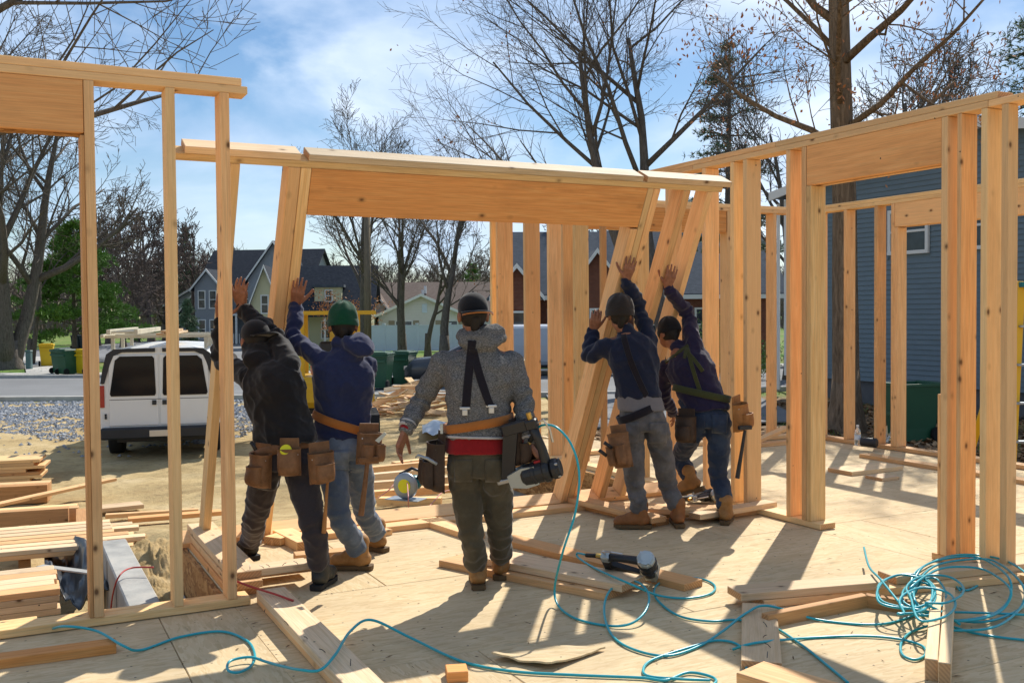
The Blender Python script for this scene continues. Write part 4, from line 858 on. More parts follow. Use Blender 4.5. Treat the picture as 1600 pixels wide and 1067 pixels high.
# boards on the deck
plank('short thick plank lying in front of the near frame', G(-60, 1040, .022), G(181, 1008, .022), .10, .045, 'lumber_orange')
for k, (a, b, z, m) in enumerate(((5.5, 6.95, .02, 'lumber_orange'), (5.46, 6.9, .062, 'lumber'), (5.52, 6.98, .104, 'lumber_pale'))):
    plank(('lowest', 'middle', 'topmost')[k]+' board of the plates stacked along the deck edge behind the near frame', H(1.14+.01*k, a, z), H(1.14+.01*k, b, z), .17, .04, m)
for k, (z, m, o) in enumerate(((.022, 'lumber', 0), (.064, 'lumber_pale', -.01))):
    plank(('lower', 'upper')[k]+' of two long plates running from the near frame towards the viewer', H(1.24+o, 5.30-.04*k, z), H(1.24+o, 2.6, z), .15, .04, m)
for k in range(3):
    z = .022+.042*k; plank(('lowest', 'middle', 'topmost')[k]+' of three short boards stacked at the black-clad man\'s feet', G(378, 893, z), G(480+10*(k == 0), 880, z), .14, .04, ('lumber', 'lumber_yellow', 'lumber_pale')[k])
plank('short block lying by the boots of the man in the green hat', G(460, 872, .03), G(552, 864, .03), .11, .06, 'lumber')
plank('short board under the leaning frame behind the black-clad man', G(432, 828, .03), G(480, 852, .03), .14, .06, 'lumber'); plank('square offcut beside the short board under the leaning frame', G(425, 845, .03), G(448, 838, .03), .14, .05, 'lumber_yellow')
plank('short board end poking out behind the jeans of the man in green hat', G(560, 838, .02), G(605, 829, .02), .12, .04, 'lumber')
plank('plate laid along the deck edge below the leaning frame', H(1.55, 6.66, .02), H(4.1, 6.66, .02), .14, .04, 'lumber')
plank('board slanting from the deck edge towards the man in grey hoodie', G(646, 806, .02), G(745, 838, .02), .14, .04, 'lumber')
plank('long low plank lying behind the middle man\'s boots, lower of two', G(706, 874, .02), G(965, 925, .02), .24, .04, 'lumber')
plank('long low plank lying behind the middle man\'s boots, upper of two', G(760, 868, .062), G(990, 912, .062), .24, .04, 'lumber_pale')
plank('long plank on which the nail gun rests', G(790, 842, .02), G(1084, 914, .02), .16, .04, 'lumber_orange')
plank('long plate beside the doorway frame, lower of two', H(4.2, 6.52, .02), H(5.0, 5.9, .02), .14, .04, 'lumber')
plank('plate stack board running past the boots of the jeans-clad men', G(880, 775, .06), G(1030, 812, .06), .14, .04, 'lumber'); plank('plate under the board running past the boots', G(880, 781, .02), G(1035, 816, .02), .14, .04, 'lumber_orange')
for k, (a, b, z, m) in enumerate((((1000, 803), (1112, 800), .02, 'lumber_orange'), ((1010, 796), (1125, 800), .062, 'lumber'), ((1085, 806), (1205, 786), .062, 'lumber_pale'), ((1095, 806), (1190, 795), .02, 'lumber'))):
    plank(('lowest reddish', 'second', 'sunlit topmost', 'fourth, half-hidden')[k]+' short board in the heap by the olive-braced man\'s boots', G(*a, z), G(*b, z), .12, .04, m, 'heap of short boards by the doorway')
plank('board propped askew at the foot of the far frame corner', G(1180, 690, .05), G(1230, 668, .16), .1, .04, 'lumber'); plank('plank flat on the deck at the foot of the far frame corner', G(1150, 698, .02), G(1240, 690, .02), .12, .04, 'lumber')
plank('wide short slab lying alone on the sunlit deck', G(1312, 737, .02), G(1391, 728, .02), .30, .04, 'lumber_pale'); plank('small slab just in front of the wide one on the sunlit deck', G(1365, 747, .015), G(1392, 744, .015), .2, .03, 'lumber_pale')
plank('long plank on the deck before the far frame', G(1350, 711, .02), G(1720, 771, .02), .14, .04, 'lumber')
# right foreground frame lying on the deck
plank('upper of two long plates at the near corner, shorter sunlit one', G(1147, 927, .064), G(1376, 908, .064), .16, .04, 'lumber_pale'); plank('lower of two long plates at the near corner', G(1182, 938, .022), G(1640, 893, .022), .15, .04, 'lumber')
plank('upper plate with the hose coil heaped on it', G(1386, 902, .064), G(1640, 875, .064), .16, .04, 'lumber_pale')
plank('flat wide board lying towards the viewer under the thin hoses', G(1186, 948, .02), G(1190, 1040, .02), .17, .04, 'lumber_pale'); plank('board cut by the lower photo edge past the flat wide one', G(1172, 1052, .03), G(1330, 1100, .03), .2, .06, 'lumber')
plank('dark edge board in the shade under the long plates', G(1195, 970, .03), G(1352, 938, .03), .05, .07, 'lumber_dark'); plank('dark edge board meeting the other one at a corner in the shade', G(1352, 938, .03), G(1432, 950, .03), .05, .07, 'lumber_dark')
plank('one of two studs lying side by side, the one nearer the middle', G(1464, 930, .045), G(1455, 1046, .045), .05, .09, 'lumber_pale'); plank('one of two studs lying side by side, the one nearer the photo edge', G(1484, 930, .045), G(1476, 1052, .045), .05, .09, 'lumber_pale')
plank('square offcut block standing on the deck by the hose', G(697, 1052, .022), G(730, 1050, .022), .1, .045, 'lumber_orange', name='wood_block')
# curled scrap of sheathing
sv = []; n = 12; cs = [G(768, 1032), G(822, 1012), G(946, 1016), G(862, 1048)]
for j in range(n):
    for i in range(n):
        a = i/(n-1); b = j/(n-1); p = (cs[0]*(1-a)+cs[1]*a)*(1-b)+(cs[3]*(1-a)+cs[2]*a)*b
        sv.append(p+V3((0, 0, .010+.022*(1-a)**3*(abs(b-.5)*2)**.5+.006*noise.noise((a*5, b*5, 0)))))
so = obj('sheathing_scrap', mesh('scrap', sv, [(j*n+i, j*n+i+1, (j+1)*n+i+1, (j+1)*n+i) for j in range(n-1) for i in range(n-1)]), MAT['subfloor']); k = so.modifiers.new('t', 'SOLIDIFY'); k.thickness = .008; tag(so, 'thin warped scrap of sheathing with a ragged edge on the deck', 'scrap')
tag(MB().box(-.04, .04, -.03, .03, .001, .004, frame_m(G(851, 797), .4)).build('metal_plate', flat('galvanised', (.30, .33, .36), .4, .5, .6)), 'small grey metal plate on the deck by the leaning stud', 'plate')
# planks and debris on the sand
r = random.Random(8)
for i, (a, b) in enumerate((((520, 740), (705, 722)), ((515, 752), (720, 732)), ((530, 762), (720, 748)), ((560, 775), (730, 760)), ((615, 727), (700, 717)), ((590, 783), (690, 783)))):
    plank(('farthest', 'second', 'third', 'fourth', 'shortest', 'nearest')[i]+' plank of the loose row on the sand behind the leaning frame', G(*a, -.52), G(*b, -.52), .12, .09, r.choice(('lumber', 'lumber_pale', 'lumber_yellow')), 'loose row of planks on the sand')
plank('plank lying in the sand past the near stud', G(150, 795, -.9), G(222, 788, -.9), .3, .05, 'lumber_pale'); plank('long slim plank in the sand between two near studs', G(165, 806, -.9), G(310, 797, -.9), .1, .05, 'lumber'); plank('reddish board half buried at the trench edge', G(200, 812, -.8), G(345, 800, -.8), .16, .05, 'lumber_orange')
for i in range(60):
    px = r.gauss(655, 48); f = r.random(); Y = 24+f*2.4; base = gp(px, Y); hgt = .75*math.exp(-((px-655)/65)**2)*r.random(); c = base+V3((0, 0, hgt+.08)); L_ = r.uniform(.35, 1.1)*(1.8 if r.random() < .2 else 1); a = r.gauss(.35, .7); d = V3((cos(a), sin(a)*.6, r.gauss(.1, .22))).normalized()
    plank('broken board in the scrap heap by the road', c-d*L_/2, c+d*L_/2, r.uniform(.08, .2), .03, r.choice(('lumber_pale', 'lumber_pale', 'lumber_yellow', 'lumber', 'lumber_dark')), 'scrap heap of broken boards', (r.gauss(0, .4), r.gauss(-.3, .4), 1), 'scrap_board')
for i in range(12):
    p = gp(r.uniform(872, 890), r.uniform(17, 21), -.93)
    plank('broken board in the second scrap heap seen between the studs', p, p+V3((r.uniform(-.6, .6), r.uniform(-.3, .3), r.uniform(0, .2))), .12, .03, 'lumber_pale', 'second scrap heap', name='scrap_board')
sv = []; n = 14
for j in range(n):
    for i in range(n):
        a = i/(n-1); b = j/(n-1); p = gp(658+45*a, 19.5+1.6*b, -.72); sv.append(p+V3((0, 0, .16*sin(pi*a)*sin(pi*b)+.07*noise.noise((a*4, b*4, 0))-.1)))
q = N('pale_wrap', .4, .4); q.col((.36, .42, .48)); tag(obj('plastic_wrap', mesh('wrap', sv, [(j*n+i, j*n+i+1, (j+1)*n+i+1, (j+1)*n+i) for j in range(n-1) for i in range(n-1)], True), MAT['pale_wrap']), 'bundle of pale plastic wrap in front of the scrap heap', 'wrap')
# loose splinters and nails on the deck
q = N('splinter', .8, .1); q.col((.17, .11, .06)); sp_ = MB(); r = random.Random(12)
for i in range(170):
    p = G(r.uniform(200, 1600), 720+340*r.random()**.8, .004); a = r.uniform(0, 3.14); l = r.uniform(.003, .03)*(1 if r.random() < .85 else 1.8); w = r.uniform(.001, .0035); d = V3((cos(a), sin(a), 0))*l; e = V3((-sin(a), cos(a), 0))*w
    sp_.add([p-d, p+e, p+d, p-e, p+V3((0, 0, w*1.2))], [(0, 1, 4), (1, 2, 4), (2, 3, 4), (3, 0, 4)])
tag(sp_.build('wood_chips', MAT['splinter']), 'dark splinters and chips scattered over the deck', 'wood chips', kind='stuff')
# ================================================================ the five workers
def fabric(name, a, b, rough=.9, sc=60, fade=None, sheen=.2):
    q = N(name, rough, .12); v = q.coord((1, 1, 1), False); f = q.noise(v, sc, 4, .6); g = q.noise(v, 4, 5, .6)
    c = q.mix(f, a, b); c = q.mix(q.math('MULTIPLY', g, .5), c, tuple(x*.62 for x in a))
    if fade: c = q.mix(q.ramp(q.noise(v, 5.5, 5, .65), [(.45, (0, 0, 0)), (.68, (.8,)*3)]), c, fade)
    q.col(c); q.bump(q.noise(v, sc*5, 2), .18, .002); q.b.inputs['Sheen Weight'].default_value = sheen; return q.m
fabric('navy_fleece', (.016, .022, .065), (.030, .040, .105)); fabric('black_cotton', (.009, .009, .011), (.018, .017, .019), .8); fabric('navy_dark', (.010, .014, .032), (.02, .026, .055)); fabric('purple_navy', (.016, .013, .038), (.03, .024, .06))
fabric('denim', (.065, .09, .14), (.11, .145, .205), .9, 140, (.18, .22, .285)); fabric('denim_dark', (.018, .028, .055), (.03, .045, .08), .9, 140, (.055, .075, .115)); fabric('grey_denim', (.085, .080, .082), (.13, .125, .125), .9, 140, (.19, .18, .18)); fabric('olive_twill', (.062, .050, .030), (.098, .080, .050), .9, 140, (.12, .10, .065)); fabric('charcoal_twill', (.030, .025, .028), (.052, .043, .046), .9, 140)
fabric('green_knit', (.004, .045, .022), (.010, .085, .045), .95, 90); fabric('brown_knit', (.022, .018, .016), (.045, .037, .033), .95, 90); fabric('black_knit', (.008, .008, .010), (.016, .016, .019), .95, 90); fabric('red_shirt', (.22, .008, .010), (.32, .015, .018)); fabric('grey_shirt', (.15, .14, .15), (.22, .21, .22)); fabric('white_rib', (.42, .38, .36), (.58, .54, .50)); fabric('black_strap', (.010, .008, .012), (.022, .018, .024)); fabric('olive_strap', (.045, .05, .018), (.07, .075, .03)); fabric('orange_belt', (.34, .11, .022), (.50, .18, .04), .7, 160)
q = N('heather_knit', .95, .1); v = q.coord((110, 110, 420), False); f = q.noise(v, 1.0, 3, .75, .4); f2 = q.noise(q.coord((1, 1, 1), False), 5, 4)
q.col(q.mix(q.math('MULTIPLY', f2, .3), q.ramp(f, [(.36, (.035, .034, .035)), (.48, (.12, .117, .113)), (.58, (.24, .23, .22)), (.72, (.36, .34, .32))]), (.06, .06, .06))); q.bump(f, .35, .004)
q = N('skin', .5, .35); v = q.coord((1, 1, 1), False); q.col(q.ramp(q.noise(v, 40, 4), [(.3, (.21, .082, .045)), (.7, (.33, .145, .082))])); q.bump(q.noise(v, 300, 2), .15, .001); q.b.inputs['Subsurface Weight'].default_value = .0
q = N('hair', .6, .3); q.col((.012, .009, .008)); q = N('eye', .2, .5); q.col((.02, .015, .012))
def leather(name, a, b):
    q = N(name, .62, .3); v = q.coord((1, 1, 1), False); f = q.noise(v, 14, 6, .7); q.col(q.ramp(f, [(.3, a), (.7, b)])); q.bump(q.noise(v, 120, 4), .3, .003); return q.m
leather('leather_tan', (.24, .095, .025), (.42, .19, .06)); leather('leather_brown', (.12, .055, .022), (.26, .125, .055)); leather('leather_dark', (.028, .016, .011), (.065, .038, .024)); leather('boot_tan', (.24, .11, .03), (.40, .21, .075)); leather('boot_brown', (.20, .075, .022), (.32, .13, .045)); leather('boot_dark', (.022, .024, .022), (.05, .05, .042)); flat('boot_sole', (.12, .075, .035), .8); flat('dark_sole', (.02, .02, .02), .8)
TSC = bpy.data.scenes.new('workbench')
def remesh(mb, vox, it=4):
    me = mesh('tmp', mb.v, mb.f); o = bpy.data.objects.new('tmp', me); TSC.collection.objects.link(o)
    k = o.modifiers.new('r', 'REMESH'); k.mode = 'VOXEL'; k.voxel_size = vox
    if it: k = o.modifiers.new('s', 'SMOOTH'); k.factor = .5; k.iterations = it
    with bpy.context.temp_override(scene=TSC, view_layer=TSC.view_layers[0]): dg = bpy.context.evaluated_depsgraph_get(); dg.update()
    r = bpy.data.meshes.new_from_object(o.evaluated_get(dg)); bpy.data.objects.remove(o); bpy.data.meshes.remove(me)
    r.polygons.foreach_set('use_smooth', [True]*len(r.polygons)); return r
def capsule(mb, a, b, ra, rb, n=14):
    a = V3(a); b = V3(b); d = (b-a).normalized() if (b-a).length > 1e-6 else V3((0, 0, 1)); P_ = []; R_ = []
    for t in (1, .86, .5, .0): P_.append(a-d*ra*t); R_.append(max(.001, ra*sqrt(max(0, 1-t*t))))
    for t in (0, .5, .86, 1): P_.append(b+d*rb*t); R_.append(max(.001, rb*sqrt(max(0, 1-t*t))))
    mb.tube(P_, R_, n)
def limb(mb, pts, rad, n=14):
    P_ = spline(pts, 5); k = len(P_); R_ = []
    for i in range(k):
        s = i/5; j = min(int(s), len(rad)-2); R_.append(rad[j]*(1-(s-j))+rad[j+1]*(s-j))
    mb.tube(P_, R_, n); capsule(mb, P_[0], P_[0]+V3((0, 0, .001)), R_[0], R_[0]); capsule(mb, P_[-1], P_[-1]+V3((0, 0, .001)), R_[-1], R_[-1])
def ell(mb, c, rx, ry, rz, R=None, n=18):
    v = []; f = []; m_ = 12
    for j in range(m_+1):
        ph = pi*j/m_
        for i in range(n):
            p = V3((rx*sin(ph)*cos(2*pi*i/n), ry*sin(ph)*sin(2*pi*i/n), rz*cos(ph))); v.append(V3(c)+(R @ p if R else p))
    for j in range(m_):
        for i in range(n): f.append((j*n+i, (j+1)*n+i, (j+1)*n+(i+1) % n, j*n+(i+1) % n))
    mb.add(v, f)
def section_loft(mb, secs, n=28):
    """secs: (centre, xdir, ydir, rx, ry); superelliptic"""
    v = []; f = []
    for c, x, y, rx, ry in secs:
        for i in range(n):
            a = 2*pi*i/n; ca, sa = cos(a), sin(a); e = .82
            v.append(c+x*(rx*math.copysign(abs(ca)**e, ca))+y*(ry*math.copysign(abs(sa)**e, sa)))
    k = len(secs)
    for j in range(k-1):
        for i in range(n): f.append((j*n+i, j*n+(i+1) % n, (j+1)*n+(i+1) % n, (j+1)*n+i))
    f.append(tuple(range(n-1, -1, -1))); f.append(tuple((k-1)*n+i for i in range(n))); mb.add(v, f)
def hand(mb, w, d, th, curl=(.2, .2, .2, .25), spread=.12, s=1.0, thumb=.75, tcurl=.3):
    """w wrist, d towards the fingers, th towards the thumb side; the back of the hand faces d x th or its opposite, given by nb"""
    d = V3(d).normalized(); th = V3(th); th = (th-d*th.dot(d)).normalized(); return d, th
def make_hand(mb, w, d, th, nb, curl=(.2, .2, .2, .25), spread=.14, s=1.0, thumb=.8, tcurl=.25):
    d = V3(d).normalized(); th = V3(th); th = (th-d*th.dot(d)).normalized(); n = d.cross(th)
    if n.dot(V3(nb)) < 0: n = -n
    w = V3(w); pn = -n
    for o, a in ((.022, .0), (.008, .0), (-.008, .0), (-.022, 0)):
        capsule(mb, w+th*o*.7*s+d*.005*s, w+th*(o*1.35)*s+d*.082*s, .0155*s, .0125*s, 10)
    for i, (o, L_, r_) in enumerate(((.031, .076, .0088), (.0105, .084, .0092), (-.0105, .077, .0088), (-.030, .060, .0078))):
        p = w+d*(.086 if i else .083)*s+th*o*s; dd = (d+th*(spread*(1.5-i))).normalized(); c = 0
        for k, fr in enumerate((.46, .30, .24)):
            c = curl[i]*(.7, 1.1, .8)[k]; dd = (dd*cos(c)+pn*sin(c)).normalized(); dd0 = dd
            e = p+dd*L_*fr*s*1.0; capsule(mb, p, e, r_*s*(1-.08*k), r_*s*(.94-.1*k), 9); p = e
            pn = (pn-dd*pn.dot(dd)).normalized()
        pn = -n
    p = w+d*.022*s+th*.026*s; dd = (d*(1-thumb*.62)+th*thumb+pn*.25).normalized()
    for k, L_ in enumerate((.042, .034, .026)):
        e = p+dd*L_*s; capsule(mb, p, e, (.0140, .0112, .0098)[k]*s, (.0112, .0100, .0088)[k]*s, 9); p = e; dd = (dd+pn*tcurl*.5+d*tcurl).normalized()
def boot(root, ank, td, mat, sole, s=1.0, roll=0):
    """boot with its ankle point, pointing along td"""
    td = V3(td); td = V3((td.x, td.y, 0)).normalized() if roll == 0 else td.normalized(); sd_ = V3((td.y, -td.x, 0)).normalized(); u_ = sd_.cross(td).normalized(); b = MB()
    def pt(f, l, h): return ank+td*f*s+sd_*l*s+u_*(h-.10)*s
    capsule(b, pt(-.0, 0, .16), pt(-.005, 0, .06), .056*s, .054*s); capsule(b, pt(-.03, 0, .065), pt(.06, 0, .065), .046*s, .047*s); capsule(b, pt(.05, 0, .060), pt(.165, .0, .052), .048*s, .042*s); capsule(b, pt(.10, .012, .048), pt(.18, -.006, .046), .040*s, .036*s)
    capsule(b, pt(.02, 0, .10), pt(.10, 0, .075), .045*s, .04*s); capsule(b, pt(-.004, 0, .172), pt(-.004, 0, .178), .060*s, .060*s)
    me = remesh(b, .0085, 3)
    displace(me, lambda p: .0022*noise.noise(p*38))
    iv = PM[root.name].inverted(); me.transform(iv); o = obj('boot', me, MAT[mat], root, PM[root.name])
    k = MB(); out = [(-.082, .034), (-.07, .042), (0, .040), (.08, .050), (.15, .050), (.19, .036), (.212, 0), (.19, -.036), (.15, -.050), (.08, -.046), (0, -.038), (-.07, -.042), (-.082, -.034), (-.088, 0)]
    k.prism([pt(f, l, -.0) for f, l in out], u_*.026*s); k.prism([pt(f, l, -.014) for f, l in [(-.08, .034), (-.0, .037), (-.0, -.037), (-.08, -.034)]], u_*.016*s); k.build('sole', MAT[sole], o)
    lc = MB()
    for i in range(4): lc.tube([pt(.045+.022*i, -.022, .125-.014*i), pt(.05+.022*i, 0, .134-.014*i), pt(.045+.022*i, .022, .125-.014*i)], .003*s, 5)
    lc.build('laces', MAT['boot_sole'], o); return o
def displace(me, fn):                            # moves every vertex along its normal by fn(position)
    n = len(me.vertices); co = np.empty(n*3); me.vertices.foreach_get('co', co); no = np.empty(n*3); me.vertex_normals.foreach_get('vector', no)
    co = co.reshape(-1, 3); no = no.reshape(-1, 3); d = np.array([fn(V3(p)) for p in co]); co += no*d[:, None]; me.vertices.foreach_set('co', co.ravel()); me.update()
def ridged(p, k): return (1-abs(noise.noise(p*k)))**3
def person(sp):
    J = sp['J']; s = sp.get('s', .95); base = (J['anL']+J['anR'])/2; base.z = 0
    root = thing('person', sp['label'], 'person', base); inv = PM[root.name].inverted(); F_ = V3(sp['face']).normalized()
    Xs = (J['shR']-J['shL']).normalized(); Xh = (J['hiR']-J['hiL']).normalized(); N_ = J['neck']; P_ = J['hip']; sp_ = (N_-P_); L_ = sp_.length
    # ---- body
    b = MB(); hd = J['head']; hf = V3(sp.get('look', sp['face'])).normalized(); hr = V3((hf.y, -hf.x, 0)).normalized(); hu = hr.cross(hf).normalized(); R = Matrix((hr, hf, hu)).transposed()
    hs_ = .97*s
    ell(b, hd+hu*.012*s, .076*hs_, .094*hs_, .104*hs_, R); ell(b, hd+hf*.028*s-hu*.055*s, .056*hs_, .066*hs_, .066*hs_, R); capsule(b, hd+hf*.092*s-hu*.005*s, hd+hf*.103*s-hu*.030*s, .010*s, .014*s, 8)
    for q_ in (-1, 1): ell(b, hd+hr*q_*.080*s-hf*.006*s-hu*.012*s, .012*s, .022*s, .032*s, R, 10)
    capsule(b, hd-hu*.07*s-hf*.012*s, N_, .052*s, .058*s); capsule(b, hd+hf*.085*s-hu*.062*s, hd+hf*.086*s-hu*.066*s, .022*s, .02*s, 8)
    capsule(b, N_-V3((0, 0, .03)), P_, .085*s, .085*s)
    for k in 'LR':
        capsule(b, N_-sp_*.08, J['sh'+k], .05*s, .05*s); capsule(b, J['sh'+k], J['el'+k], .042*s, .034*s); capsule(b, J['el'+k], J['wr'+k], .033*s, .026*s)
        capsule(b, P_, J['hi'+k], .07*s, .07*s); capsule(b, J['hi'+k], J['kn'+k], .062*s, .045*s); capsule(b, J['kn'+k], J['an'+k], .042*s, .035*s)
        h = sp['hand'+k]; make_hand(b, J['wr'+k]+(V3(h['d']).normalized()*.012), h['d'], h['th'], h['nb'], h.get('curl', (.2, .2, .2, .25)), h.get('spread', .14), s*1.08, h.get('thumb', .8), h.get('tcurl', .25))
    me = remesh(b, .0052, 1); me.transform(inv); obj('body', me, MAT['skin'], root, PM[root.name])
    hb = MB(); ell(hb, hd+hu*.014*s-hf*.012*s, .080*hs_, .092*hs_, .104*hs_, R); capsule(hb, hd-hf*.068*s-hu*.02*s, hd-hf*.055*s-hu*.072*s, .034*s, .026*s); hb.build('hair', MAT['hair'], root, True)
    for q_ in (-1, 1): eb = MB(); ell(eb, hd+hf*.080*hs_+hr*q_*.030*s-hu*.004*s, .011*s, .011*s, .011*s, R, 10); eb.build('eye', MAT['eye'], root, True)
    # ---- upper garment
    g = MB(); secs = []; W_ = sp.get('bulk', 1.0)
    for t, rx, ry, off in sp.get('torso', ((-.10, .170, .128, 0), (.0, .172, .130, 0), (.2, .166, .126, 0), (.42, .176, .130, .0), (.62, .190, .132, -.01), (.78, .192, .122, -.012), (.90, .155, .100, -.01), (.97, .105, .082, 0), (1.02, .07, .066, .005))):
        c = P_+sp_*t+F_*off; x = Xh.lerp(Xs, max(0, min(1, t))).normalized(); y = F_-x*F_.dot(x); y = (y-sp_*(y.dot(sp_)/sp_.length_squared)).normalized(); secs.append((c, x, y, rx*s*W_, ry*s*W_))
    section_loft(g, secs)
    for k in 'LR':
        capsule(g, N_-sp_*.11, J['sh'+k]-V3((0, 0, .012)), .062*s, .062*s); limb(g, [J['sh'+k], J['sh'+k].lerp(J['el'+k], .5), J['el'+k], J['el'+k].lerp(J['wr'+k], .5), J['wr'+k].lerp(J['el'+k], .04)], [.068*s*W_, .064*s*W_, .057*s*W_, .053*s*W_, .042*s])
        capsule(g, J['sh'+k].lerp(N_, .3)-sp_*.16, J['sh'+k].lerp(J['el'+k], .35), .072*s, .056*s)
    if sp.get('hood'):
        for hc, a_, b_, c_, rz_ in sp['hood']: ell(g, hc, a_, b_, c_, Matrix.Rotation(radians(rz_), 3, 'Y'))
    if not sp.get('nocollar'): capsule(g, N_-sp_*.02, N_+(hd-N_)*.22, .068*s, .062*s)
    me = remesh(g, .0095, 5); kn = sp.get('fold', 1.0)
    els = [J['elL'], J['elR']]; ws = [J['wrL'], J['wrR']]; ax = [(J['wr'+k]-J['sh'+k]).normalized() for k in 'LR']
    def fold_top(p):
        d = .014*kn*(ridged(V3((p.x*1.3+p.z*.4, p.y*1.3, p.z*.75-p.x*.3))+V3((sp['seed'], 0, 0)), 6.5)-.45)+.007*kn*(ridged(V3((p.x+p.z*.6, p.y, p.z*.8))+V3((0, sp['seed'], 0)), 13)-.5)+.004*kn*noise.noise(p*19)+.0022*noise.noise(p*45)
        for e, w_, a_ in zip(els, ws, ax):
            f = math.exp(-((p-e).length/.11)**2); d += .009*kn*f*sin((p-e).dot(a_)*95+3*noise.noise(p*12))
            f = math.exp(-((p-w_).length/.09)**2); d += .006*kn*f*sin((p-w_).dot(a_)*120+2*noise.noise(p*14))
        t = (p-P_).dot(sp_)/sp_.length_squared
        if t < .3: d += .008*kn*(1-t/.3)*(ridged(V3((p.x*.8, p.y*.8, p.z*2.2)), 7)-.4)
        return d
    displace(me, fold_top)
    bv_top = BVHTree.FromPolygons([v_.co.copy() for v_ in me.vertices], [tuple(p.vertices) for p in me.polygons])
    me.transform(inv); top = obj(sp.get('top_name', 'jacket'), me, MAT[sp['top']], root, PM[root.name])
    # ---- trousers
    g = MB(); up_ = sp_.normalized(); secs = []
    hipm = (J['hiL']+J['hiR'])/2
    for t, rx, ry in ((.16, .150, .112), (.09, .160, .120), (.02, .170, .128), (-.05, .176, .132), (-.09, .165, .125)):
        c = hipm.lerp(P_, .4)+up_*t*s-F_*.012*(t < .03); y = (F_-Xh*F_.dot(Xh)); y = (y-up_*y.dot(up_)).normalized(); secs.append((c, Xh, y, rx*s, ry*s))
    section_loft(g, secs[::-1])
    for k in 'LR':
        kn_ = J['kn'+k]; an = J['an'+k]; hp = J['hi'+k]
        limb(g, [hp, hp.lerp(kn_, .5)-F_*.008, kn_, kn_.lerp(an, .45)-F_*.012, an+(kn_-an).normalized()*.06], [.098*s, .088*s, .070*s, .068*s, .064*s])
        capsule(g, hp-F_*.045*s+V3((0, 0, .0)), hp-F_*.03*s-V3((0, 0, .06)), .085*s, .075*s)
        capsule(g, an+(kn_-an).normalized()*.10, an+(kn_-an).normalized()*.055, .066*s, .068*s)
    me = remesh(g, .0095, 5)
    lg = [(J['hi'+k], J['kn'+k], J['an'+k]) for k in 'LR']
    def fold_leg(p):
        d = .010*(ridged(V3((p.x*1.2+p.z*.5, p.y*1.2, p.z))+V3((0, sp['seed'], 0)), 7.5)-.45)+.005*(ridged(V3((p.x-p.z*.5, p.y, p.z*.9)), 15)-.5)+.003*noise.noise(p*24)
        for hp, kn_, an in lg:
            a_ = (kn_-an).normalized(); q_ = (p-an).dot(a_); dist = (p-an-a_*q_).length
            if dist < .11 and -.05 < q_ < .26: d += .0085*max(0, 1-q_/.27)*(.55+noise.noise(p*6+V3((3, 1, 2))))*sin(q_*70+4.5*noise.noise(p*8)+atan2(p.x-an.x, p.y-an.y)*1.0)
            f = math.exp(-((p-kn_).length/.10)**2); d += .007*f*sin((p-kn_).dot((hp-kn_).normalized())*80+2*noise.noise(p*11))
            f = math.exp(-((p-hp+F_*.05+V3((0, 0, .06))).length/.09)**2); d += .006*f*sin(p.z*75+p.x*30)
        return d
    displace(me, fold_leg)
    bv_leg = BVHTree.FromPolygons([v_.co.copy() for v_ in me.vertices], [tuple(p.vertices) for p in me.polygons])
    me.transform(inv); tro = obj('trousers', me, MAT[sp['legs']], root, PM[root.name])
    if sp.get('shirt'):     # shirt tail showing under the jacket hem
        g = MB(); secs = []
        for t, rx, ry in sp['shirt'][1]: c = P_+up_*t; y = (F_-Xh*F_.dot(Xh)).normalized(); secs.append((c, Xh, y, rx*s, ry*s))
        section_loft(g, secs); me = remesh(g, .011, 3)
        displace(me, lambda p: .004*(ridged(V3((p.x*2, p.y*2, p.z*.6)), 6)-.4))
        me.transform(inv); obj('shirt', me, MAT[sp['shirt'][0]], root, PM[root.name])
    for k in 'LR': boot(root, J['an'+k], sp['toe'+k], *sp.get('boots', ('boot_tan', 'boot_sole')), s=.98*s, roll=sp.get('roll'+k, 0))
    return dict(root=root, top=bv_top, leg=bv_leg, sp=sp, J=J, R=R, hd=hd, hf=hf, hr=hr, hu=hu, s=s, F=F_, up=up_, X=Xh)
def hit(P_, p, d):
    best = None
    for t in (P_['top'], P_['leg']):
        h = t.ray_cast(V3(p), V3(d).normalized())
        if h[0] is not None and (best is None or h[3] < best[3]): best = h
    return best
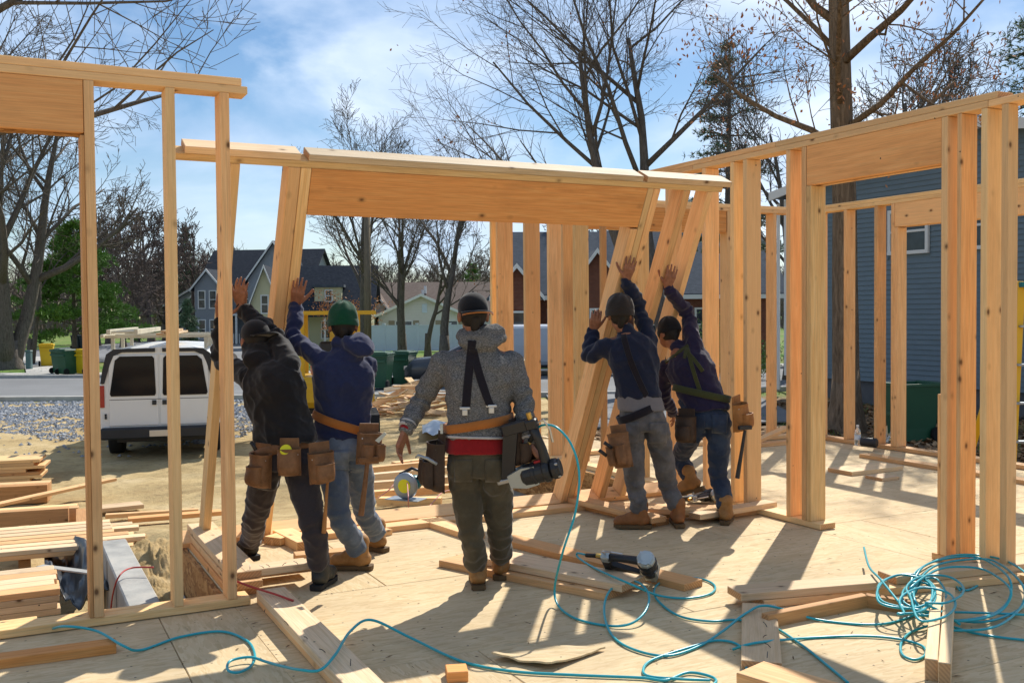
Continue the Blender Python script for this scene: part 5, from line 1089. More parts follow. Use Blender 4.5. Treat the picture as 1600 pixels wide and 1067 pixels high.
def beanie(P_, mat, h=.02, tilt=0, name='beanie', k_=1.0):
    hd, R, s, hu, hf = P_['hd'], P_['R'], P_['s']*k_, P_['hu'], P_['hf']; b = MB(); ell(b, hd+hu*(.03+h)*s-hf*.008, .088*s, .103*s, .098*s, R, 24)
    me = mesh('x', b.v, b.f); bm = bmesh.new(); bm.from_mesh(me); bmesh.ops.bisect_plane(bm, geom=bm.verts[:]+bm.edges[:]+bm.faces[:], plane_co=hd-hu*.005*s, plane_no=(hu+hf*.25).normalized(), clear_inner=True); bmesh.ops.subdivide_edges(bm, edges=bm.edges[:], cuts=2, use_grid_fill=True, smooth=.3); bm.to_mesh(me); bm.free()
    for v_ in me.vertices:
        p = v_.co-hd; a = atan2(p.dot(P_['hr']), p.dot(hf)); z = p.dot(hu); v_.co += (p.normalized())*(.0035*sin(a*6+z*18)*sst(.0, .12, z)+.003*noise.noise(v_.co*26))
    me.polygons.foreach_set('use_smooth', [True]*len(me.polygons)); me.transform(PM[P_['root'].name].inverted()); o = obj(name, me, MAT[mat], P_['root'], PM[P_['root'].name])
    k = o.modifiers.new('t', 'SOLIDIFY'); k.thickness = .005
    n = 36; v = []; f = []; up2 = (hu+hf*.25).normalized(); y2 = (hf-up2*hf.dot(up2)).normalized(); x2 = P_['hr']
    for i in range(n):
        a = 2*pi*i/n
        for rr, z in ((.0885, -.022), (.0935, -.012), (.0945, .012), (.090, .026)): v.append(hd+hu*.012*s+up2*(z)*s+(x2*cos(a)*rr*.98+y2*sin(a)*rr*1.14-hf*.008)*s)
    for i in range(n):
        for j in range(3): f.append((4*i+j, 4*((i+1) % n)+j, 4*((i+1) % n)+j+1, 4*i+j+1))
    MB().add(v, f).build('cuff', MAT[mat], o, True)
def cap(P_, mat, brim_dir, edge, tilt=.0, under=None):
    hd, R, s, hu, hf = P_['hd'], P_['R'], P_['s'], P_['hu'], P_['hf']; b = MB(); ell(b, hd+hu*.038*s-hf*.006, .086*s, .104*s, .090*s, R, 24)
    me = mesh('x', b.v, b.f); bm = bmesh.new(); bm.from_mesh(me); bmesh.ops.bisect_plane(bm, geom=bm.verts[:]+bm.edges[:]+bm.faces[:], plane_co=hd+hu*.012*s, plane_no=hu, clear_inner=True); bm.to_mesh(me); bm.free()
    me.polygons.foreach_set('use_smooth', [True]*len(me.polygons)); me.transform(PM[P_['root'].name].inverted()); o = obj('cap', me, MAT[mat], P_['root'], PM[P_['root'].name]); k = o.modifiers.new('t', 'SOLIDIFY'); k.thickness = .004
    bd = V3(brim_dir); bd = (bd-hu*bd.dot(hu)).normalized(); bs = bd.cross(hu); n = 18; v = []; f = []; c = hd+hu*.014*s
    for i in range(n+1):
        a = -1.25+2.5*i/n
        e0 = c+(bd*cos(a)*.092+bs*sin(a)*.084)*s; e1 = c+(bd*(cos(a)*.118+.052)+bs*sin(a)*.092)*s+hu*(-.014+.016*cos(a*1.1)-tilt)*s
        for p in (e0, e0.lerp(e1, .5)+hu*.004, e1): v.append(p)
    for i in range(n): f += [(3*i, 3*i+1, 3*i+4, 3*i+3), (3*i+1, 3*i+2, 3*i+5, 3*i+4)]
    br_ = MB().add(v, f).build('brim', MAT[mat], o, True); k = br_.modifiers.new('t', 'SOLIDIFY'); k.thickness = .006
    e = MB().tube([v[3*i+2]-hu*.002 for i in range(n+1)], .0045*s, 6).build('brim_edge', MAT[edge], br_, True)
    bt = MB(); ell(bt, hd+hu*.128*s-hf*.006, .008, .008, .005, R, 8); bt.build('button', MAT[mat], o)
def band(P_, c, axis, w, mat, name='tool_belt', n=56, off=.007, parent=None, wave=0):
    axis = V3(axis).normalized(); x = axis.orthogonal().normalized(); y = axis.cross(x); c = V3(c); v = []; f = []; RR = []
    for i in range(n):
        a = 2*pi*i/n; d = x*cos(a)+y*sin(a); rr = []
        for z in (-.5, 0, .5):
            o_ = c+axis*w*z; hh = [t.ray_cast(o_, d) for t in (P_['top'], P_['leg'])]; rr += [h[3] for h in hh if h[0] is not None and h[3] < .24]
        RR.append(max(rr) if rr else .17)
    for _ in range(2): RR = [max(RR[i], (RR[i-1]+RR[(i+1) % n])/2) for i in range(n)]
    for i in range(n):
        a = 2*pi*i/n; d = x*cos(a)+y*sin(a); r0 = RR[i]+off
        for z, o in ((-.5, -.002), (-.46, .004), (.46, .004), (.5, -.002)): v.append(c+axis*w*z+d*(r0+o))
        for z in (.5, -.5): v.append(c+axis*w*z+d*(r0-.008))
    for i in range(n):
        for j in range(6): f.append((6*i+j, 6*((i+1) % n)+j, 6*((i+1) % n)+(j+1) % 6, 6*i+(j+1) % 6))
    return MB().add(v, f).build(name, MAT[mat], parent or P_['root'], True)
def strap(P_, pix, w, mat, name='suspender', off=.006):
    pts = spline([V3((x, y, 0)) for x, y in pix], 10); Q = []
    for p in pts:
        h = hit(P_, (0, 0, CAMZ), ray(p.x, p.y))
        if h: Q.append((h[0], h[1]))
    for _ in range(3): Q = [Q[0]]+[((Q[i-1][0]+Q[i][0]*2+Q[i+1][0])/4, (Q[i-1][1]+Q[i][1]+Q[i+1][1]).normalized()) for i in range(1, len(Q)-1)]+[Q[-1]]
    v = []; f = []
    for i, (p, nn) in enumerate(Q):
        t = (Q[min(i+1, len(Q)-1)][0]-Q[max(i-1, 0)][0]).normalized(); sd_ = t.cross(nn).normalized()
        for a, o in ((-.5, off-.002), (-.42, off+.002), (.42, off+.002), (.5, off-.002), (.5, -.004), (-.5, -.004)): v.append(p+sd_*w*a+nn*o)
    for i in range(len(Q)-1):
        for j in range(6): f.append((6*i+j, 6*i+(j+1) % 6, 6*(i+1)+(j+1) % 6, 6*(i+1)+j))
    f.append((0, 1, 2, 3, 4, 5)); k = 6*(len(Q)-1); f.append(tuple(k+j for j in (5, 4, 3, 2, 1, 0)))
    o = MB().add(v, f).build(name, MAT[mat], P_['root'], False); return o, Q[-1]
def patch(P_, quad, mat, name='back_pocket', n=9, off=.004):
    """a patch of cloth laid on the clothes inside four corners"""
    q_ = [V3((x, y, 0)) for x, y in quad]; v = []
    for j in range(n):
        for i in range(n):
            a = i/(n-1); b = j/(n-1); p = (q_[0]*(1-a)+q_[1]*a)*(1-b)+(q_[3]*(1-a)+q_[2]*a)*b; h = hit(P_, (0, 0, CAMZ), ray(p.x, p.y))
            if not h: return
            v.append(h[0]+h[1]*(off if 0 < i < n-1 and 0 < j < n-1 else off+.0015))
    o = MB().add(v, [(j*n+i, j*n+i+1, (j+1)*n+i+1, (j+1)*n+i) for j in range(n-1) for i in range(n-1)]).build(name, MAT[mat], P_['root'], True); k = o.modifiers.new('t', 'SOLIDIFY'); k.thickness = .004; k.offset = 0
def clip(P_, o, q, s=1.0):
    p, nn = q; m_ = Matrix((V3((1, 0, 0)), nn, V3((0, 0, 1)))).transposed().to_4x4(); m_.translation = p+nn*.012
    MB().box(-.024*s, .024*s, -.004, .006, -.004, .010, m_).box(-.012*s, .012*s, -.003, .007, -.036, -.003, m_).build('clip', MAT['steel'], o)
def pouch(P_, c, out, w, h, d, mat, upv=(0, 0, 1), pockets=1, name='pouch', tools=(), open_=True):
    out = V3(out).normalized(); z = V3(upv); z = (z-out*z.dot(out)).normalized(); x = z.cross(out).normalized()*-1; x = out.cross(z); m_ = Matrix((x, out, z)).transposed().to_4x4(); m_.translation = V3(c); root = P_['root']
    def bag(w, h, d, zo, yo, b):
        # open-topped leather pocket with a rounded base and bulged front
        prof = [(.0, .62, .35), (.02, .76, .58), (.07, .88, .80), (.18, .97, .98), (.35, 1, 1.08), (.55, 1, 1.08), (.75, .99, 1.02), (.9, 1.0, .95), (1.0, 1.05, .98)]; v = []; f = []; n = 18
        def ring(k, wx, dy, ins):
            for i in range(n+1):
                a = pi*i/n; v.append(V3((cos(a)*(w/2*wx-ins), yo+max(0, sin(a))**.72*(d*dy-ins), zo-h+h*k)))
                v[-1] += V3((1, 1, .8))*.0045*noise.noise((v[-1]+V3(c))*16)
        for k, wx, dy in prof: ring(k, wx, dy, 0)
        for k, wx, dy in prof[::-1]: ring(max(k, .05), wx, dy, .006)
        N1 = n+1; L_ = len(prof)*2
        for j in range(L_-1):
            for i in range(n): f.append((j*N1+i, j*N1+i+1, (j+1)*N1+i+1, (j+1)*N1+i))
        f.append(tuple(range(n, -1, -1))); f.append(tuple((L_-1)*N1+i for i in range(N1)))
        b.add([m_ @ p for p in v], f)
        b.box(-w/2, w/2, yo-.006, yo, zo-h, zo+.004, m_, .002)
    b = MB(); bag(w, h, d, 0, 0, b); b.box(-w*.42, w*.42, -.012, -.004, -h*.2, .055, m_, .003)
    k = b.build(name, MAT[mat], root, False)
    if pockets:
        for i in range(pockets):
            b = MB(); ww = w*(.74 if pockets == 1 else .44); s0 = m_.copy(); xo = 0 if pockets == 1 else (-.26+.52*i)*w
            m_ = m_ @ Matrix.Translation((xo, 0, 0)); bag(ww, h*.56, d*.62, -h*.34, d*.86, b); b.build('pocket', MAT[mat], k, False); m_ = s0
    rv = MB()
    for xx in (-.4, .4):
        for zz in (-.03, -h*.55): rv.lathe([(.001, .004), (.006, .002), (.007, -.003)], m_ @ Matrix.Translation((xx*w, d*.55, zz)) @ Matrix.Rotation(radians(-90), 4, 'X'), 8)
    rv.build('rivets', MAT['steel'], k)
    return k, m_
def tool_obj(name, label, cat, mb, mat): return tag(mb.build(name, MAT[mat]), label, cat)
# where a ray meets the near face of the leaning frame
w2n = (w2m.to_3x3() @ V3((0, -1, 0))).normalized(); w2o = w2m.translation; w2up = (w2m.to_3x3() @ V3((0, 0, 1))).normalized()
def on2(px, py, off=.02):
    d = ray(px, py); o = V3((0, 0, CAMZ)); return o+d*(((w2o+w2n*off)-o).dot(w2n)/d.dot(w2n))
def ankle(px, py, h=.10): p = G(px, py); return V3((p.x, p.y, h))
HB = (0, -1, .1)
# --- man in the grey hoodie
J = dict(hip=D(746, 690, 5.40), neck=D(750, 541, 5.44), head=D(739, 492, 5.40), shL=D(692, 567, 5.45), shR=D(801, 567, 5.45), elL=D(658, 626, 5.50), wrL=D(634, 670, 5.38), elR=D(819, 630, 5.42), wrR=D(824, 690, 5.30),
    hiL=D(726, 737, 5.42), hiR=D(774, 737, 5.42), knL=D(737, 838, 5.42), knR=D(781, 832, 5.55), anL=ankle(747, 917), anR=ankle(783, 902))
C = person(dict(J=J, label='person in a grey hoodie with black braces and dark cap, nail gun in hand', face=(-.04, 1, 0), look=(-.25, 1, 0), seed=1.3, s=.97, bulk=1.0, top='heather_knit', top_name='hoodie', legs='olive_twill', hood=[(D(752, 527, 5.42), .140, .115, .050, 4), (D(754, 519, 5.43), .125, .11, .045, -4), (D(752, 534, 5.36), .12, .05, .055, 0)], shirt=('red_shirt', ((.12, .158, .12), (.02, .176, .135), (-.055, .184, .142))), toeL=(-.08, 1, 0), toeR=(.12, 1, 0),
    torso=((.03, .176, .134, 0), (.06, .180, .138, 0), (.2, .172, .130, 0), (.42, .180, .132, .0), (.62, .194, .134, -.01), (.78, .194, .124, -.012), (.90, .155, .100, -.01), (.97, .105, .082, 0), (1.02, .07, .066, .005)),
    handL=dict(d=(-.34, -.1, -1), th=(.35, 1, 0), nb=(-1, -.5, .2), curl=(.22, .32, .42, .5), spread=.06, thumb=.55), handR=dict(d=(.55, .1, -.75), th=(0, 1, .1), nb=(1, 0, .3), curl=(1.1, 1.15, 1.2, 1.2), thumb=.6, tcurl=.6)))
cap(C, 'black_knit', (.35, -1, 0), 'orange_belt')
for k in 'LR':
    w_ = J['wr'+k]; e = J['el'+k]; a = (e-w_).normalized()
    for q_ in (.004, .026): b = MB(); b.tube([w_+a*q_, w_+a*(q_+.006), w_+a*(q_+.012), w_+a*(q_+.018)], [.041, .0475, .0475, .043], 18); b.build('cuff_band', MAT['white_rib'], C['root'], True)
    b = MB(); b.tube([w_-a*.012, w_+a*.006], [.033, .037], 14); b.build('shirt_cuff', MAT['red_shirt'], C['root'], True)
hemc = C['sp']['J']['hip']+C['up']*.045
for k in (0, 1): band(C, hemc-C['up']*(.018+.024*k), C['up'], .013, 'white_rib', 'hem_band', off=.004)
bc = D(745, 661, 5.40); blt = band(C, bc, V3((-.16, 0, 1)), .048, 'orange_belt', 'tool_belt', off=.006)
o, q1 = strap(C, [(738, 532), (735, 560), (731, 600), (728, 638)], .046, 'black_strap'); clip(C, o, q1, 1.2)
o, q1 = strap(C, [(739, 545), (746, 575), (757, 610), (766, 634)], .044, 'black_strap'); clip(C, o, q1, 1.2)
pouch(C, D(688, 690, 5.36), (-1, -.35, 0), .15, .27, .075, 'leather_dark', (.16, 0, 1), 2); pouch(C, D(806, 668, 5.34), (1, -.5, 0), .15, .20, .07, 'leather_dark', (-.2, 0, 1), 2)
# --- man in the green hat
J = dict(hip=D(536, 668, 5.85), neck=D(536, 552, 5.78), head=D(536, 508, 5.80), shL=D(506, 566, 5.76), shR=D(572, 572, 5.86), elL=D(458, 530, 5.92), wrL=on2(462, 478, .035), elR=D(566, 610, 6.15), wrR=D(500, 590, 6.32),
    hiL=D(518, 706, 5.85), hiR=D(556, 704, 5.90), knL=D(530, 806, 5.78), knR=D(570, 800, 6.15), anL=ankle(563, 890), anR=ankle(586, 868))
J['anR'].y += .12
B = person(dict(J=J, label='person in a navy hoodie and green knitted hat pushing up the leaning wall', face=(-.35, 1, 0), look=(-.2, 1, .1), seed=4.1, s=.94, top='navy_fleece', top_name='hoodie', legs='denim', hood=[(D(558, 541, 5.72), .105, .07, .055, 22), (D(566, 536, 5.74), .085, .07, .045, 30), (D(540, 536, 5.78), .085, .08, .045, 5), (D(541, 556, 5.77), .10, .085, .06, 0)], toeL=(-1, .10, 0), toeR=(-.9, .6, 0), boots=('boot_tan', 'boot_sole'),
    handL=dict(d=w2up+V3((.02, 0, 0))+w2n*.06, th=(1, 0, .1), nb=w2n, curl=(.3, .22, .25, .35), spread=.07, thumb=.6), handR=dict(d=(-.5, .6, .5), th=(0, 0, 1), nb=(0, -1, 0))))
beanie(B, 'green_knit', .018, k_=1.06); band(B, D(535, 660, 5.83), V3((.36, 0, 1)), .05, 'orange_belt', 'tool_belt')
pk, pm = pouch(B, D(577, 676, 5.72), (.75, -1, 0), .15, .18, .065, 'leather_brown', (.1, 0, 1), 2)
tool_obj('hammer', 'hammer hanging by its head from the belt of the green-hatted man', 'hammer', MB().tube([D(574, 722, 5.62), D(570, 760, 5.60), D(564, 805, 5.60)], [.012, .014, .017], 10).box(-.06, .06, -.015, .015, -.015, .015, frame_m(D(575, 718, 5.62), .6)), 'leather_brown')
# --- man in black
J = dict(hip=D(445, 680, 5.56), neck=D(416, 566, 5.62), head=D(399, 532, 5.70), shL=D(386, 590, 5.74), shR=D(452, 570, 5.56), elL=D(347, 560, 5.98), wrL=on2(345, 500, .04), elR=D(422, 522, 5.78), wrR=on2(377, 480, .035),
    hiL=D(417, 730, 5.62), hiR=D(468, 728, 5.54), knL=D(398, 812, 5.85), knR=D(489, 822, 5.46), anL=ankle(392, 872), anR=ankle(501, 918))
A_ = person(dict(J=J, label='person all in black with cap and leather tool belt pushing the leaning wall', face=(-.45, 1, 0), look=(-.6, 1, -.1), seed=7.7, s=.95, bulk=1.04, top='black_cotton', top_name='sweatshirt', legs='charcoal_twill', hood=[(D(408, 552, 5.66), .092, .088, .075, 30), (D(402, 546, 5.68), .082, .09, .07, 0), (D(404, 562, 5.63), .10, .095, .07, 20)], toeL=(-.7, 1, 0), toeR=(.1, .5, 0), boots=('boot_dark', 'dark_sole'), fold=1.15,
    handL=dict(d=w2up+w2n*.06, th=(1, 0, .1), nb=w2n, curl=(.3, .3, .3, .3), spread=.06), handR=dict(d=w2up+V3((-.12, 0, 0))+w2n*.06, th=(-1, .2, .1), nb=w2n, curl=(.35, .3, .3, .35), spread=.04, thumb=.5)))
cap(A_, 'black_knit', (.75, -.55, .35), 'black_knit', -.02)
ub = A_['up']; band(A_, D(448, 700, 5.56), ub+V3((.05, 0, 0)), .055, 'leather_brown', 'tool_belt')
for px, py, Y, o_, w_, h_, pk in ((410, 708, 5.46, (-.5, -1, 0), .13, .19, 1), (452, 700, 5.40, (0, -1, 0), .125, .15, 0), (500, 706, 5.40, (.6, -1, 0), .14, .17, 1)): k, pm = pouch(A_, D(px, py, Y), o_, w_, h_, .07, 'leather_brown', (0, -.12, 1), pk)
tp_ = MB(); c_ = D(447, 704, 5.36); tp_.lathe([(.001, -.02), (.028, -.02), (.032, -.012), (.032, .012), (.028, .02), (.001, .02)], Matrix.Translation(c_) @ Matrix.Rotation(radians(60), 4, 'X'), 16); tool_obj('tape_measure', 'yellow tape measure in the middle pouch of the man in black', 'tape measure', tp_, flat('tape_yellow', (.72, .66, .02), .4) and 'tape_yellow')
tool_obj('hammer', 'hammer handle hanging behind the leg of the man in black', 'hammer', MB().tube([D(512, 750, 5.42), D(509, 790, 5.40), D(506, 832, 5.42)], [.008, .009, .014], 8), 'leather_tan')
# --- man with the grey-brown hat
J = dict(hip=D(1000, 628, 6.95), neck=D(982, 522, 6.95), head=D(968, 492, 6.95), shL=D(948, 540, 6.93), shR=D(1014, 532, 7.0), elL=D(921, 556, 7.0), wrL=on2(926, 518, .035), elR=D(998, 480, 7.12), wrR=on2(978, 438, .035),
    hiL=D(986, 672, 6.95), hiR=D(1026, 672, 6.97), knL=D(992, 760, 7.0), knR=D(1044, 758, 7.1), anL=ankle(1001, 826), anR=ankle(1060, 823))
Dm = person(dict(J=J, label='person in navy jacket, grey jeans and grey-brown hat, both hands on the wall', face=(-.25, 1, 0), look=(-.1, 1, .15), seed=2.9, s=.92, top='navy_dark', legs='grey_denim', toeL=(-1, .12, 0), toeR=(.0, 1, 0), boots=('boot_brown', 'boot_sole'), shirt=('grey_shirt', ((.10, .150, .112), (.04, .168, .126), (-.06, .178, .136))),
    torso=((.06, .172, .128, 0), (.10, .174, .132, 0), (.2, .168, .128, 0), (.42, .178, .131, .0), (.62, .192, .132, -.01), (.78, .194, .122, -.012), (.90, .155, .100, -.01), (.97, .105, .082, 0), (1.02, .07, .066, .005)),
    handL=dict(d=w2up+V3((-.05, 0, 0))+w2n*.06, th=(1, 0, 0), nb=w2n, curl=(.5, .5, .5, .5), spread=.04, thumb=.5), handR=dict(d=w2up+w2n*.06, th=(-1, 0, .2), nb=w2n, curl=(.22, .18, .25, .4), spread=.10, thumb=.75)))
beanie(Dm, 'brown_knit', .012, k_=1.2)
o, q1 = strap(Dm, [(974, 524), (984, 560), (1000, 598), (1012, 622)], .042, 'black_strap'); clip(Dm, o, q1, 1.1)
band(Dm, D(1004, 640, 6.95), V3((-.42, 0, 1)), .055, 'black_strap', 'tool_belt')
pouch(Dm, D(966, 676, 6.80), (-.8, -1, 0), .15, .24, .07, 'leather_brown', (-.25, 0, 1), 2)
# --- man with the olive braces
J = dict(hip=D(1102, 632, 7.20), neck=D(1064, 548, 7.30), head=D(1045, 520, 7.38), shL=D(1042, 575, 7.42), shR=D(1086, 548, 7.22), elL=D(1036, 620, 7.55), wrL=D(1052, 645, 7.75), elR=D(1074, 490, 7.38), wrR=on2(1042, 450, .035),
    hiL=D(1084, 664, 7.25), hiR=D(1122, 662, 7.18), knL=D(1062, 716, 7.62), knR=D(1122, 742, 7.22), anL=D(1080, 750, 7.50), anR=ankle(1134, 818))
E_ = person(dict(J=J, label='person in dark top with olive braces, one knee raised, arm up', face=(-.4, 1, 0), look=(-.7, 1, -.15), seed=5.5, s=.92, top='purple_navy', legs='denim_dark', toeL=(-.75, .45, -.35), rollL=1, toeR=(.35, 1, 0), boots=('boot_tan', 'boot_sole'),
    handL=dict(d=(.1, .6, -.4), th=(0, .3, 1), nb=(0, -1, 0)), handR=dict(d=w2up+w2n*.06, th=(-1, 0, .2), nb=w2n, curl=(.3, .25, .3, .4), spread=.08, thumb=.7)))
beanie(E_, 'black_knit', .006)
o, q1 = strap(E_, [(1070, 560), (1074, 545), (1082, 575), (1094, 612)], .03, 'olive_strap'); strap(E_, [(1040, 566), (1058, 552), (1076, 540)], .03, 'olive_strap'); strap(E_, [(1076, 552), (1088, 566), (1098, 580)], .028, 'olive_strap')
band(E_, D(1104, 616, 7.20), V3((.22, 0, 1)), .05, 'olive_strap', 'tool_belt')
pouch(E_, D(1152, 630, 7.08), (1, -.75, 0), .16, .20, .075, 'leather_tan', (-.15, 0, 1), 1); pouch(E_, D(1072, 650, 7.10), (-.6, -1, 0), .15, .19, .07, 'leather_dark', (0, 0, 1), 1)
tool_obj('hammer', 'long hammer handle hanging from the tan pouch beside the doorway', 'hammer', MB().tube([D(1164, 672, 6.98), D(1158, 710, 6.98), D(1152, 747, 6.98)], [.011, .013, .017], 10).box(-.05, .05, -.014, .014, -.014, .014, frame_m(D(1164, 668, 6.98), .3)), 'black_plastic')

for px in (984, 1028): patch(Dm, [(px-14, 660), (px+14, 660), (px+13, 692), (px-13, 692)], 'grey_denim')
for px in (1090, 1124): patch(E_, [(px-12, 648), (px+12, 648), (px+11, 676), (px-11, 676)], 'denim_dark')
for px in (724, 772): patch(C, [(px-14, 718), (px+14, 718), (px+13, 752), (px-13, 752)], 'olive_twill')
patch(B, [(520, 704), (546, 704), (545, 734), (521, 734)], 'denim')
# ================================================================ tools, hoses, ladder, small things
bpy.data.scenes.remove(TSC)
q = N('hose_teal', .32, .5); q.col(q.mix(q.noise(q.coord((1, 1, 1), False), 2.2, 3), (.01, .30, .36), (.02, .44, .50)))
flat('cord_red', (.42, .05, .045), .5); flat('cord_pink', (.62, .26, .22), .5); flat('cord_black', (.02, .02, .02), .5); flat('brass', (.60, .38, .10), .3, .5, .9); flat('magnesium', (.42, .46, .46), .38, .5, .6, .15); flat('tool_black', (.016, .016, .018), .42, .45); flat('tool_teal', (.005, .14, .17), .4); flat('tool_red', (.35, .02, .02), .5)
def hose(label, pts, r=.0062, mat='hose_teal', cat='hose', name='air_hose', k=10):
    P_ = spline(pts, k); o = MB().tube(P_, r, 8).build(name, MAT[mat], None, True); return tag(o, label, cat)
def gl(*ps):                                   # places on the deck, each with its height
    return [G(p[0], p[1], p[2] if len(p) > 2 else .009) for p in ps]
hose('teal air hose winding from the near frame across the deck to the viewer', gl((75, 985, -.02), (100, 978, .07), (150, 985, .06), (192, 1008, .05), (220, 1015), (280, 995), (345, 986), (385, 1000), (398, 1022), (392, 1040), (372, 1050, .02), (356, 1046, .022), (360, 1032, .024), (390, 1026, .024), (415, 1033, .02), (440, 1040, .05), (470, 1046, .10), (500, 1046, .10), (524, 1022, .11), (548, 985, .11), (580, 968, .10), (640, 995, .03), (720, 1032), (800, 1048), (900, 1054), (1000, 1058), (1040, 1062), (1075, 1050, .01), (1110, 1056), (1118, 1066), (1090, 1080)))
pl = [D(838, 672, 5.24), D(848, 664, 5.22), D(870, 668, 5.15), D(893, 695, 5.10), D(905, 740, 5.06), D(899, 800, 5.02), D(880, 860, 4.98)]
hose('teal air hose looping from the held nail gun down to the deck', pl+gl((867, 915, .10), (872, 945, .02), (900, 966), (950, 977), (985, 974, .02), (1008, 955, .05), (1014, 930, .08), (1000, 911, .08), (975, 907, .06), (951, 925, .05), (944, 955, .03), (955, 990, .01), (985, 1012), (1040, 1024), (1090, 1010), (1130, 985, .02), (1165, 958, .05), (1200, 946, .06), (1280, 968), (1370, 975), (1425, 962), (1452, 945, .06)))
hose('teal air hose ending at the nail gun lying on the planks', gl((914, 866, .11), (902, 864, .10), (905, 872, .08), (935, 890, .095), (985, 912, .10), (1030, 930, .02), (1075, 934), (1110, 927), (1117, 915), (1100, 905), (1070, 902), (1035, 908), (1022, 922, .02), (1030, 940), (1062, 962), (1110, 970), (1150, 968), (1200, 975), (1250, 1005), (1300, 1045), (1325, 1066)))
hose('teal air hose lying along the wide board to the small loop', gl((1145, 1014), (1180, 1004, .05), (1250, 997), (1340, 993), (1400, 997), (1440, 1008), (1446, 1022), (1430, 1030), (1410, 1022), (1409, 1002), (1428, 985), (1470, 975, .02), (1520, 988), (1570, 996), (1640, 1003)))
hose('teal air hose crossing from the lower edge past the wide board', gl((1168, 1090), (1166, 1040), (1155, 1008), (1120, 1000), (1080, 1010), (1020, 1030), (1005, 1046), (1015, 1056), (1060, 1060, .012), (1110, 1062)))
rc = random.Random(19)
# heap of coils
coil = []; base = [(1350, 855, .10), (1358, 885, .10), (1376, 905, .11)]
for i in range(7):
    cx, cy, rx_, ry_ = 1436+rc.uniform(-22, 26), 930+rc.uniform(-12, 14), rc.uniform(22, 56), rc.uniform(12, 32)
    for k in range(9):
        a = 2*pi*k/9+rc.uniform(-.15, .15)+2.6; coil.append((cx+cos(a)*rx_, cy+sin(a)*ry_, .075+.006*i+.01*rc.random()))
hose('tight tangle of teal hose heaped on the plates', gl(*(base+coil+[(1470, 955, .08), (1500, 975, .05)])), k=5)
coil = []
for i in range(4):
    cx, cy = 1512+rc.uniform(-16, 18), 926+rc.uniform(-8, 10); rx_, ry_ = rc.uniform(74, 108), rc.uniform(38, 62)
    for k in range(10):
        a = 2*pi*k/10+rc.uniform(-.16, .16)+2.9; coil.append((cx+cos(a)*rx_, cy+sin(a)*ry_, (.095 if sin(a) < .2 else .02)+.006*i))
hose('wide loose rings of teal hose beside the tangle', gl(*([(1440, 905, .10)]+coil+[(1600, 960, .02), (1680, 972, .012)])), k=6)
hose('short end of teal hose curling out of the tangle', gl((1500, 922, .02), (1494, 914), (1510, 922), (1530, 912), (1526, 905, .02)), k=6)
# fittings: dark spring guard and brass coupling
def fitting(a, b, c): tag(MB().tube([a, a.lerp(b, .5)+V3((0, 0, .004)), b], [.012, .0125, .013], 10).build('hose_guard', MAT['cord_black'], None, True), 'black spring guard on the hose end by the '+c, 'hose fitting'); tag(MB().tube([b, b.lerp(a, -.35)], [.011, .009], 8).build('hose_coupling', MAT['brass'], None, True), 'brass coupling joining the hose to the '+c, 'coupling')
fitting(D(838, 672, 5.24), D(828, 690, 5.26), 'held nail gun'); fitting(G(916, 867, .11), G(944, 871, .115), 'lying nail gun')
def nail_gun(label, m, s=1.0, dark=False):
    h = thing('nail_gun', label, 'nail gun', m); k = m @ Matrix.Scale(s, 4); mt = 'tool_black' if dark else 'magnesium'
    MB().lathe([(.001, -.07), (.036, -.07), (.046, -.058), (.048, -.02), (.050, -.018), (.050, -.006), (.047, -.004), (.047, .03), (.052, .036), (.052, .05), (.044, .062), (.03, .066), (.001, .066)], k @ Matrix.Translation((.10, 0, .0)), 18).build('cylinder_housing', MAT['tool_black'], h)
    MB().lathe([(.001, .067), (.040, .067), (.048, .074), (.048, .092), (.040, .100), (.040, .108), (.022, .112), (.001, .112)], k @ Matrix.Translation((.10, 0, 0)), 10).build('end_cap', MAT[mt], h)
    for a in range(4): MB().cyl(k @ V3((.10+.04*cos(a*pi/2+.8), .04*sin(a*pi/2+.8), .09)), k @ V3((.10+.04*cos(a*pi/2+.8), .04*sin(a*pi/2+.8), .106)), .006*s, 6).build('bolt', MAT['steel'], h)
    MB().prism([k @ V3(p) for p in ((.075, -.03, -.13), (.13, -.03, -.13), (.15, -.03, -.06), (.145, -.03, .0), (.06, -.03, .0), (.055, -.03, -.06))], k.to_3x3() @ V3((0, .06, 0))).build('front_housing', MAT['magnesium'], h)
    MB().tube([k @ V3(p) for p in ((.09, 0, .04), (.05, 0, .052), (.0, 0, .054), (-.05, 0, .05), (-.11, 0, .045))], [.030*s, .023*s, .021*s, .020*s, .024*s], 12).build('handle', MAT['tool_black'], h, True)
    MB().box(-.145, -.10, -.024, .024, .018, .072, k, .006).build('handle_end', MAT[mt], h); MB().cyl(k @ V3((-.145, 0, .045)), k @ V3((-.175, 0, .045)), .012*s, 8).build('air_inlet', MAT['brass'], h)
    MB().box(.09, .112, -.014, .014, -.19, -.128, k, .004).build('nose', MAT['steel'], h)
    b = MB().prism([k @ V3(p) for p in ((.088, -.014, -.165), (.088, -.014, -.105), (-.13, -.014, -.015), (-.15, -.014, -.075))], k.to_3x3() @ V3((0, .028, 0))); b.box(-.15, -.10, -.018, .018, -.09, .03, k, .004); b.build('magazine', MAT['tool_black'], h)
    MB().box(.045, .06, -.006, .006, -.002, .035, k).build('trigger', MAT['tool_red'], h); MB().tube([k @ V3(p) for p in ((-.12, .0, .07), (-.13, 0, .10), (-.08, 0, .115), (-.02, 0, .11))], .005*s, 6).build('belt_hook', MAT['steel'], h)
    return h
